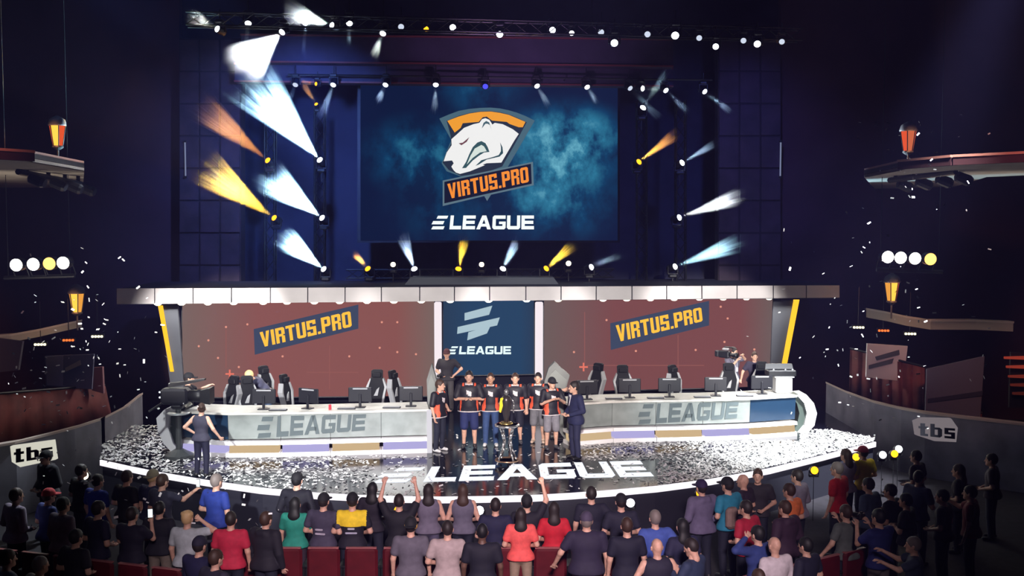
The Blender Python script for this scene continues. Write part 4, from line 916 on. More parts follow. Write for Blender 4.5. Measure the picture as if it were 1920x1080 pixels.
# lamps without a visible beam
for px, py, d, lens, sc_, lab in ((752, 49, 26.9, 'dimwhite', .8, 'dim'), (799, 53, 27.0, 'amber', .7, 'single amber'), (849, 50, 27.1, 'white', .85, 'white'), (937, 63, 27.2, 'white', .9, 'low hanging white'), (1036, 55, 27.4, 'white', .85, 'white'), (1072, 61, 27.5, 'white', .7, 'small white'), (1127, 59, 27.6, 'dimwhite', .85, 'dim'), (1152, 79, 27.6, 'white', 1.0, 'lowest hanging white'), (1214, 63, 27.7, 'dimwhite', .85, 'dim'), (1266, 65, 27.8, 'white', 1.05, 'big white'), (1311, 70, 27.9, 'dimwhite', .8, 'dim'), (1342, 86, 28.0, 'white', .85, 'low hanging white'), (1394, 75, 28.1, 'dimwhite', .8, 'dim'), (1420, 81, 28.1, 'white', .95, 'white'), (1466, 77, 28.3, 'dimwhite', .8, 'dim'),
                            (737, 497, 31.0, 'warm', .8, 'white'), (903, 497, 31.1, 'warm', .8, 'white'), (1066, 495, 31.3, 'warm', .85, 'white'), (910, 161, 30.85, 'blue', .85, 'tiny blue')):
    p = P(px, py, d); top = py < 180
    dirv = (CO - p).normalized() + Vector((0, 0, -.3 if top else .25))
    where = 'on the top truss' if py < 100 else ('under the header above the emblem' if top else 'on the low truss')
    side = {737: 'left of the blue-white beams', 903: 'below the league lettering', 1066: 'right of the yellow lamps', 752: 'left of the amber one', 799: 'among the white ones', 849: 'right of the amber one', 937: 'over the emblem', 1036: 'left of a pair', 1072: 'right of a pair', 1127: 'above the lowest one', 1152: 'near the middle', 1214: 'left of the biggest one', 1266: 'above the header end', 1311: 'right of the biggest one', 1342: 'above the panelled pillar', 1394: 'close to a brighter one', 1420: 'second from the end', 1466: 'at the very end', 910: ''}[px]
    head(p, dirv, lens, ('%s lamp %s %s' % (lab, where, side)).strip(), sc_, hang=top, group='lamps without beams')
# lamps along the foot of the stage
for i, (px, py, d, lens, lab) in enumerate(((747, 957, 18.8, 'amber', 'yellow, under the arms-up person'), (899, 957, 18.9, 'white', 'white, beside the long brown hair'), (1182, 943, 19.4, 'white', 'white, right of a black cap'), (1313, 925, 19.8, 'amber', 'yellow, at the grey hoodie'), (1527, 882, 21.2, 'amber', 'yellow, beside the red shirt by the stage'), (1605, 857, 22.4, 'amber', 'yellow, beside the yellow shirt'), (1655, 853, 22.6, 'white', 'brightest white at the corner of the stage'), (1685, 842, 22.9, 'white', 'white, at the right corner behind a yellow one'), (1677, 851, 22.7, 'amber', 'yellow, at the right corner of the stage'), (159, 892, 21.4, 'warm', 'warm white at the left corner of the stage'))):
    p = P(px, py, d); e = thing('foot_light', 'small stage foot light, ' + lab, 'stage light', p, 0, 'foot lights along the stage front')
    T = Matrix.Rotation(PI / 2 - .25, 4, 'X')
    MB().lathe([(.05, -.16), (.085, -.14), (.095, 0), (.08, .01)], n=14, T=T).build('lamp_can', BLACK, e, True); MB().lathe([(.085, .0), (.08, .02), (.05, .04), (.01, .05)], n=14, T=T).build('lens', LENS[lens], e, True)
    MB().box((0, .05, -.13), (.2, .05, .04)).tube((.1, .05, -.13), (.1, .03, 0), .012).tube((-.1, .05, -.13), (-.1, .03, 0), .012).tube((0, .05, -.13), (0, .05, -1.0 - p.z + .01), .007).build('bracket', BLACK, e)

# ------------------------------------------------------------------ side tiers of the hall
TIER = mat('tier_plaster', (.42, .37, .32), .8, noise=.1, nscale=1); RAILT = mat('tier_front_red', (.02, .006, .007), .9, spec=.1)
LANT = {'gold': glow('lantern_gold', (255, 196, 70), 1.3), 'red': glow('lantern_red', (226, 84, 40), 1.0), 'dim': glow('lantern_dim', (200, 100, 60), 1.0), 'amber': glow('lantern_amber', (238, 160, 60), 1.0)}
def lantern(px, py, d, label, cols, foot):
    p = P(px, py, d); e = thing('wall_lantern', label, 'lantern', p)
    n = 6; 
    for i in range(n):
        a0 = 2 * PI * i / n + .1; a1 = a0 + 2 * PI / n * .86
        q = [Vector((.12 * math.cos(a0), .12 * math.sin(a0), -.26)), Vector((.12 * math.cos(a1), .12 * math.sin(a1), -.26)), Vector((.2 * math.cos(a1), .2 * math.sin(a1), .24)), Vector((.2 * math.cos(a0), .2 * math.sin(a0), .24))]
        am = (a0 + a1) / 2; MB().prism(q, (-.02 * math.cos(am), -.02 * math.sin(am), 0)).build('pane', LANT[cols[i % len(cols)]], e)
    mb = MB()
    for i in range(n):
        a0 = 2 * PI * i / n + .1 - .07; mb.tube((.125 * math.cos(a0), .125 * math.sin(a0), -.26), (.205 * math.cos(a0), .205 * math.sin(a0), .24), .014, n=5)
    mb.build('frame', BLACK, e)
    MB().lathe([(.22, .24), (.23, .27), (.19, .40), (.10, .46), (.03, .5)], n=12).build('crown_lid', mat('lantern_lid', (.10, .10, .12), .5), e, True)
    MB().lathe([(.06, -.36), (.14, -.30), (.13, -.26)], n=12).tube((0, 0, -.36), (0, 0, -.36 - foot), .025).build('base', mat('lantern_base', (.08, .07, .07), .5), e)
    light('lantern_light', 'POINT', p + Vector((0, -.5, -.1)), 14, (1, .45, .2), size=.15)
lantern(108, 254, 26.0, 'glowing gold lantern on the upper left tier', ['gold', 'red'], .35)
lantern(144, 567, 27.5, 'glowing gold lantern under the row of four lamps, left', ['gold', 'amber'], .4)
lantern(1703, 264, 26.5, 'dim red lantern on the upper right tier', ['dim', 'red'], .35)
lantern(1672, 546, 28.0, 'glowing amber lantern under the row of four lamps, right', ['amber', 'gold', 'red'], .4)
def tier(label, soff, z, th, fr):
    e = thing('balcony', label, 'balcony'); q = [G(x, y, z) for x, y in soff]
    MB().prism(q, (0, 0, .06)).build('soffit', TIER, e)
    for a, b in fr:
        A_, B_ = q[a], q[b]; n = Vector((-(B_ - A_).y, (B_ - A_).x, 0)).normalized()
        if n.y > 0: n = -n
        MB().prism([A_, B_, B_ + Vector((0, 0, th)), A_ + Vector((0, 0, th))], n * .1).build('front', RAILT, e)
        MB().prism([A_ + Vector((0, 0, th)) + n * .12, B_ + Vector((0, 0, th)) + n * .12, B_ + Vector((0, 0, th)), A_ + Vector((0, 0, th))], (0, 0, .05)).build('top_rail', mat('tier_rail', (.18, .07, .05), .5), e)
    MB().prism([v + Vector((0, 0, .07)) for v in q], (0, 0, .1)).build('slab', BLACK, e); return q
tier('upper left balcony with pale underside and red front', [(-60, 296), (60, 303), (158, 320), (156, 344), (100, 352), (-60, 352)], 6.5, .16, [(0, 1), (1, 2)])
tier('upper right balcony with pale underside and red front', [(1620, 332), (1690, 318), (1790, 310), (1980, 302), (1980, 326), (1850, 332), (1790, 350), (1640, 354)], 6.5, .16, [(0, 1), (1, 2), (2, 3)])
light('soffit_fill', 'SPOT', (-11, 21, 1.5), 700, (1, .9, .75), (-11.5, 25, 6.5), .3, .9, 1.0)  # added unseen spots in place of stage light bouncing onto the soffits
light('soffit_fill', 'SPOT', (11, 21, 1.5), 600, (1, .9, .8), (12, 25, 6.5), .3, .9, 1.0)
def pipe_rig(label, a, b, d0, d1, ups):
    e = thing('lamp_pipe', label, 'pipe'); A_, B_ = P(*a, d0), P(*b, d1)
    MB().tube(A_, B_, .07, n=8).build('pipe', BLACK, e)
    for u in ups:
        p = A_.lerp(B_, u); MB().tube(p, Vector((p.x, p.y, 6.5)), .05, n=6).build('hanger', BLACK, e)
        c = p + Vector((.25, 0, -.16)); o = MB().lathe([(.06, -.22), (.12, -.18), (.13, .1), (.10, .16)], n=10, T=Matrix.Translation(c) @ Matrix.Rotation(PI * .62, 4, 'Y')).tube(p, c, .03, n=6).build('lamp_can', DARKPL, e)
pipe_rig('black lamp pipe hung under the upper left balcony', (34, 322), (152, 345), 22, 25, (.12, .45, .72, .95))
pipe_rig('black lamp pipe hung under the upper right balcony', (1668, 338), (1792, 322), 25, 22.5, (.1, .4, .7, .97))
for side, xs, cols, y0, y1, lab in (('left', (30, 62, 92, 118), ('white', 'white', 'amber', 'white'), 497, 493, 'lantern'), ('right', (1665, 1689, 1716, 1745), ('white', 'white', 'white', 'amber'), 482, 486, 'lantern')):
    d = 24.0 if side == 'left' else 25.0
    a = P(xs[0] - 22, y0 + 24, d + .35); b = P(xs[-1] + 22, y1 + 24, d + .35); e = thing('lamp_bar', 'horizontal black bar carrying four big round lamps, %s side' % side, 'bar')
    MB().tube(a, b, .05, n=8).build('pipe', BLACK, e)
    for u in (.06, .94):
        p = a.lerp(b, u); MB().tube(p, Vector((p.x, p.y, 14)), .008, n=5).build('hanger', BLACK, e)
    for i, x in enumerate(xs):
        p = P(x, y0 + (y1 - y0) * i / 3, d); L_ = thing('par_lamp', 'big round %s lamp, %s of four on the %s bar' % ('white' if cols[i] == 'white' else 'orange', ORD[i], side), 'stage light', p, 0, 'big lamps on the side bars')
        T = Matrix.Rotation(PI / 2 + .05, 4, 'X')
        MB().lathe([(.09, -.3), (.15, -.26), (.165, -.02), (.16, 0), (.14, -.01)], n=18, T=T).build('lamp_can', BLACK, L_, True)
        MB().lathe([(.15, -.01), (.13, .03), (.07, .055), (.01, .06)], n=18, T=T).build('lens', glow('par_white', (255, 252, 240), 9) if cols[i] == 'white' else glow('par_orange', (255, 190, 90), 3), L_, True)
        MB().tube((.17, .1, 0), (.17, .3, -.28), .014, n=5).tube((-.17, .1, 0), (-.17, .3, -.28), .014, n=5).tube((-.17, .3, -.28), (.17, .3, -.28), .014, n=5).build('bracket', BLACK, L_)
    c = P(sum(xs) / 4, y0, d - .25); light('par_light', 'SPOT', c, 260, (1, .93, .85), (0, 19, 0), .3, 1.5, .8)
# lower tier rails, curved
def curve_wall(name, label, cat, pts, d0, d1, hh, m, th=.25, top=None):
    e = thing(name, label, cat); n = len(pts); q = [P(x, y, d0 + (d1 - d0) * i / (n - 1)) for i, (x, y) in enumerate(pts)]; mb = MB(); mt = MB()
    for a, b in zip(q[:-1], q[1:]):
        mb.prism([a - Vector((0, 0, hh)), b - Vector((0, 0, hh)), b, a], (0, th, 0))
        mt.prism([a + Vector((0, -.04, 0)), b + Vector((0, -.04, 0)), b + Vector((0, th + .04, 0)), a + Vector((0, th + .04, 0))], (0, 0, .05))
    mb.build('wall_face', m, e, False); mt.build('top_rail', top or mat('rail_pale', (.4, .34, .3), .5), e); return q
curve_wall('tier_rail', 'pale curved rail of the lower left tier under the lantern', 'railing', [(-40, 634), (20, 630), (70, 621), (110, 612), (146, 604)], 25.5, 28.5, .16, mat('rail_face', (.30, .26, .22), .6))
curve_wall('tier_rail', 'pale curved rail of the lower right tier under the lantern', 'railing', [(1630, 582), (1665, 588), (1700, 596), (1745, 603), (1830, 603), (1900, 606)], 29, 26.5, .22, mat('rail_face', (.30, .26, .22), .6))
for side, pts, d, cs in (('left', ((75, 646), (128, 638), (182, 631)), 27.5, ('warm', 'orange', 'warm')), ('right', ((1610, 614), (1657, 620), (1707, 626)), 28.5, ('warm', 'orange', 'warm'))):
    for i, (x, y) in enumerate(pts):
        e = thing('step_light', 'short %s light strip, %s of three under the %s tier' % ('red' if cs[i] == 'orange' else 'white', ORD[i], side), 'light', P(x, y, {75: 27.05, 128: 28.05, 1657: 28.65, 1707: 27.95}.get(x, d)), .1 if side == 'left' else -.1, 'light strips under the side tiers')
        mb = MB()
        for j in range(4): mb.box(((j - 1.5) * .08, 0, 0), (.06, .05, .06), bevel=.01)
        mb.build('bulbs', glow('strip_red', (255, 120, 50), 1.3) if cs[i] == 'orange' else glow('strip_warm', (255, 246, 200), 2), e); MB().box((0, .04, .02), (.36, .04, .1)).tube((0, .05, .05), (0, .05, 1.15), .012, n=5).build('housing', BLACK, e)
# box fronts, banners and drapes below the tiers
DRAPE = mat('red_drape', (.13, .028, .024), .8, noise=.5, nscale=1.6)
def board(name, label, cat, pts, d, m, th=.1, emb=None):
    e = thing(name, label, cat); q = [P(x, y, d) for x, y in pts]; MB().prism(q, (0, th, 0)).build('face', m, e)
    for nm, ep, em in (emb or []): MB().prism([P(x, y, d - .03) for x, y in ep], (0, .02, 0)).build(nm, em, e)
    return e
BAN = mat('banner_cloth', (.85, .84, .88), .8); BARM = mat('banner_ink', (.10, .11, .14), .8)
board('banner', 'white square banner with two slanted dark bars on the right box', 'banner', [(1626, 644), (1624, 707), (1694, 715), (1702, 649)], 28.0, BAN, .06, [('slanted_bar', [(1641, 669), (1644, 676), (1687, 665), (1686, 656)], BARM), ('slanted_bar', [(1629, 685), (1629, 692), (1673, 681), (1676, 672)], BARM)])
board('banner', 'dim grey banner with a dark stripe on the far right box', 'banner', [(1738, 692), (1735, 776), (1838, 782), (1846, 668)], 26.5, mat('banner_dim', (.12, .12, .16), .8), .06, [('stripe', [(1740, 748), (1740, 755), (1842, 742), (1843, 733)], mat('banner_stripe', (.03, .03, .05), .8))])
board('banner', 'dim blue-grey banner with a slanted pale bar on the left box', 'banner', [(84, 668), (86, 724), (172, 730), (176, 664)], 27.2, mat('banner_blue', (.10, .11, .18), .8), .06, [('pale_panel', [(86, 668), (88, 722), (118, 724), (118, 667)], mat('banner_pale', (.2, .2, .3), .8)), ('slanted_bar', [(122, 690), (123, 697), (152, 684), (150, 675)], mat('banner_bar', (.28, .26, .24), .8))])
board('side_panel', 'dull pink panel at the end of the left box', 'panel', [(169, 690), (172, 732), (194, 738), (192, 688)], 27.6, mat('pink_panel', (.25, .12, .14), .8))
board('side_panel', 'dark grey panel on the far left box front', 'panel', [(-20, 632), (-20, 700), (34, 694), (42, 640)], 25.5, mat('panel_dark', (.07, .065, .09), .8))
def drape(label, pts_top, pts_bot, d0, d1):
    e = thing('drape', label, 'curtain'); n = 36; vs = []; 
    for r_, row in enumerate((pts_top, pts_bot)):
        for i in range(n + 1):
            u = i / n; x = row[0][0] + (row[1][0] - row[0][0]) * u; y = row[0][1] + (row[1][1] - row[0][1]) * u; p = P(x, y, d0 + (d1 - d0) * u); vs.append(p + Vector((0, .05 * math.sin(i * 1.3), 0)))
    fs = [(i, i + 1, n + 2 + i, n + 1 + i) for i in range(n)]
    o = MB().add(vs, fs).build('cloth', DRAPE, e, True); s_ = o.modifiers.new('thick', 'SOLIDIFY'); s_.thickness = .04
    MB().tube(vs[0] + Vector((0, 0, .03)), vs[n] + Vector((0, 0, .03)), .03).build('rail', BLACK, e)
drape('red lit drape below the left box behind the parapet', ((-30, 742), (196, 724)), ((-30, 850), (210, 790)), 24.5, 28.2)
drape('red lit drape behind the white banner on the right box', ((1594, 655), (1735, 690)), ((1592, 745), (1736, 800)), 29.2, 27.4)
drape('red lit drape below the dim banner on the far right box', ((1737, 770), (1842, 776)), ((1735, 805), (1840, 812)), 27.2, 26.9)
def parapet(label, tops, z):
    e = thing('parapet', label, 'parapet'); q = [G(x, y, z) for x, y in tops]; mb = MB(); mt = MB()
    for a, b in zip(q[:-1], q[1:]):
        mb.prism([Vector((a.x, a.y, -1)), Vector((b.x, b.y, -1)), b, a], (0, .2, 0)); mt.prism([a + Vector((0, -.05, 0)), b + Vector((0, -.05, 0)), b + Vector((0, .25, 0)), a + Vector((0, .25, 0))], (0, 0, .05))
    mb.build('wall_face', mat('parapet_face', (.16, .16, .2), .55, noise=.3, nscale=1.5), e); mt.build('top_rail', mat('parapet_rail', (.45, .36, .32), .4), e)
parapet('curved grey parapet with pale rim left of the stage', [(-30, 842), (30, 832), (90, 817), (140, 804), (190, 788), (232, 766), (262, 742)], .6)
parapet('curved grey parapet with pale rim right of the stage', [(1553, 721), (1590, 738), (1640, 756), (1690, 768), (1735, 776), (1800, 784), (1940, 800)], .6)
SIGN = glow('sign_glow', (206, 204, 190), 1.0); SIGN2 = glow('sign_dim', (116, 108, 112), 1.0); SINK = mat('sign_ink', (.03, .03, .04), .6)
for lab, out, d, m, ll, lr, ur, ul in (('white lit sign with dark letters behind the person in the dark cap, left parapet', [(19, 837), (22, 866), (38, 876), (104, 862), (99, 826)], 20.6, SIGN, (27, 868), (100, 856), (98, 832), (27, 842)),
                                       ('dimmer lit sign with dark letters on the right parapet', [(1714, 790), (1718, 816), (1752, 827), (1793, 829), (1796, 802), (1784, 785), (1728, 784)], 23.6, SIGN2, (1722, 816), (1790, 823), (1790, 797), (1722, 793))):
    e = thing('lit_sign', lab, 'sign'); MB().prism([P(x, y, d) for x, y in out], (0, .12, 0)).build('light_box', m, e)
    c_ = [P(x, y, d) + Vector((0, -.004, 0)) for x, y in (ll, lr, ur, ul)]; lettering('lettering', 'tbs', LOWER, quad_fn(*c_, Vector((0, -1, 0))), .02, SINK, e, .14)
e = thing('louvre', 'horizontal slats with painted-in red glow at the far right edge', 'louvre')
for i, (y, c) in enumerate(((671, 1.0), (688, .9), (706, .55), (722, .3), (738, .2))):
    MB().prism([P(1884 + 4 * i, y + 2, 25), P(1960, y + 5, 25), P(1960, y - 4, 25), P(1884 + 4 * i, y - 2, 25)], (0, .06, 0)).build('slat', glow('slat_%d' % i, (int(190 * c ** .5), int(70 * c ** .5), int(50 * c ** .5)), .5), e)  # red light on the slats is put into their own fading glow
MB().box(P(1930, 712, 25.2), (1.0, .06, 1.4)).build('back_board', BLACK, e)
# ------------------------------------------------------------------ people on the stage
def jersey_map(c, mi):
    x, y, z = c[:, 0], c[:, 1], c[:, 2]; m = np.zeros(len(c), int)
    m[(np.abs(x) > .115) & (np.abs(x) < .205) & (z < 1.17) & (y < .13)] = 1; m[(z < .875)] = 2
    m[(np.abs(x) > .11) & (np.abs(x) < .15) & (z > 1.43)] = 1; m[(z > 1.45) & (np.abs(x) < .09)] = 2
    e = (y > 0) & (np.abs(x - .0) < .055) & (np.abs(z - 1.27 - x * .3) < .055) & ~((x > .02) & (z < 1.25)); m[e] = 2
    return m
JM = [clothes('jersey', (24, 22, 34), .6), clothes('jersey', (226, 92, 60), .6), clothes('jersey', (222, 214, 216), .6)]
def stage_at(px, feet): p = G(px, feet, 0.0); return Vector((p.x, p.y, 0.0))
JK = dict(top=('jersey', (24, 22, 34)), fm=jersey_map, topmats=JM, res=.014)
person(stage_at(824, 846), 1.70, PI + 1.0, 'player in black and orange jersey at the left end, in profile beside a gate post', bottom=('jeans', (22, 26, 44)), hair=('short', 'brown'), arms=('down', 'front'), shoes=(210, 210, 210), yaw=.3, **JK)
person(stage_at(880, 840), 1.86, PI, 'broad player with folded bare arms, jersey and navy shorts', bottom=('shorts', (34, 44, 92)), arms=('fold', 'fold'), hair=('short', 'dark'), bw=1.18, shoes=(40, 40, 44), **JK)
person(stage_at(920, 836), 1.78, PI, 'player with shaved head in jersey and blue jeans', bottom=('jeans', (52, 76, 122)), arms=('down', 'behind'), hair=('buzz', 'brown'), skin='tan', shoes=(225, 225, 225), **JK)
person(stage_at(966, 832), 1.74, PI, 'player in jersey standing directly behind the trophy', bottom=('shorts', (24, 26, 44)), arms=('down', 'down'), hair=('short', 'brown'), shoes=(60, 60, 66), **JK)
person(stage_at(1009, 830), 1.73, PI - .15, 'player in jersey and grey shorts half hidden behind the capped player', bottom=('shorts', (112, 112, 118)), arms=('down', 'hug'), hair=('short', 'dark'), shoes=(205, 180, 160), **JK)
person(stage_at(1034, 842), 1.72, PI + .35, 'player in black cap, jersey and long grey shorts', bottom=('shorts', (128, 126, 134)), arms=('clap', 'clap'), hair=('short cap', 'dark'), cap=(22, 22, 28), shoes=(70, 70, 76), **JK)
ps, Ms = person(stage_at(1078, 860), 1.78, PI + 1.15 - 2.3, 'person in dark navy suit with white collar turned to the players', top=('suit', (26, 30, 66)), bottom=('jeans', (22, 24, 54)), arms=('front', 'front'), hair=('short', 'dark'), shoes=(16, 16, 18), yaw=-.2, res=.014)
MB().prism([Vector(p) for p in [(-.045, .118, 1.46), (0, .150, 1.22), (.045, .118, 1.46)]], (0, .012, 0)).build('shirt_front', clothes('collar', (225, 220, 225)), ps); MB().prism([Vector(p) for p in [(-.014, .132, 1.42), (0, .165, 1.2), (.014, .132, 1.42)]], (0, .01, 0)).build('tie', clothes('tie', (40, 40, 60)), ps)
pp = P(838, 700, 28.8)
ph, Mp = person((pp.x, pp.y, 0), 1.80, PI - .1, 'dark dressed photographer in front of the left white pillar', top=('tee', (34, 30, 36)), bottom=('jeans', (58, 54, 56)), arms=('front', 'hip'), hair=('short cap', 'dark'), cap=(64, 24, 30), skin='fair')
hand_camera(hand_point(ph, Mp, 1) + Vector((-.05, -.1, .06)), 2.6, 'small black camera held low by the photographer at the white pillar')
pp = P(503, 690, 26.3); person((pp.x, pp.y, 0), 1.76, PI - 1.2, 'blond person bending over behind the left desk', top=('long', (70, 70, 92)), bottom=('jeans', (60, 80, 110)), arms=('reach', 'reach'), hair=('short', 'blond'), bend=.75)
pp = P(1374, 700, 29.0); cm, Mc = person((pp.x, pp.y, 0), 1.83, PI + .5, 'camera operator in grey tee with lanyard behind the right desk', top=('tee', (92, 88, 104)), bottom=('jeans', (62, 62, 80)), arms=('phone', 'shoulder'), hair=('short', 'dark'), yaw=.3)
MB().path([Vector(p) for p in [(-.07, .08, 1.48), (-.02, .15, 1.2), (.02, .15, 1.2), (.07, .08, 1.48)]], .012, 5).box((0, .16, 1.15), (.09, .01, .12)).build('lanyard', clothes('lanyard', (190, 190, 200)), cm); MB().path([Vector((.10 * math.cos(a), .02, 1.64 + .12 * math.sin(a))) for a in (.0, .6, 1.2, 1.9, 2.5, 3.14)], .014, 5).build('headset', clothes('headset', (120, 40, 50)), cm)
shoulder_camera(P(1358, 664, 28.7), PI + .75, 'black video camera on the shoulder of the operator in grey tee')
pp = P(1414, 700, 28.9); wm, Mw = person((pp.x, pp.y, 0), 1.70, PI, 'person with tied hair in dark tee behind the right desk', top=('tee', (48, 42, 62)), bottom=('jeans', (26, 26, 44)), arms=('side', 'front'), hair=('bun', 'brown'))
lw, _ = person(stage_at(379, 893), 1.56, -.25, 'person in dark sleeveless top and white headband seen from behind by the left desk', top=('vest', (52, 50, 66)), bottom=('jeans', (24, 24, 48)), arms=('side', 'hip'), hair=('bun', 'brown'), yaw=.5)
MB().lathe([(.098, 1.675), (.104, 1.68), (.10, 1.70), (.09, 1.70)], n=18, T=Matrix.Translation((0, .02, .0))).build('headband', clothes('headband', (220, 210, 210)), lw, True)
pp = P(352, 720, 24.2); person((pp.x, pp.y, 0), 1.76, -1.3, 'camera operator in black standing behind the studio camera', top=('tee', (24, 24, 30)), bottom=('jeans', (20, 20, 30)), arms=('reach', 'reach'), hair=('short cap', 'dark'))

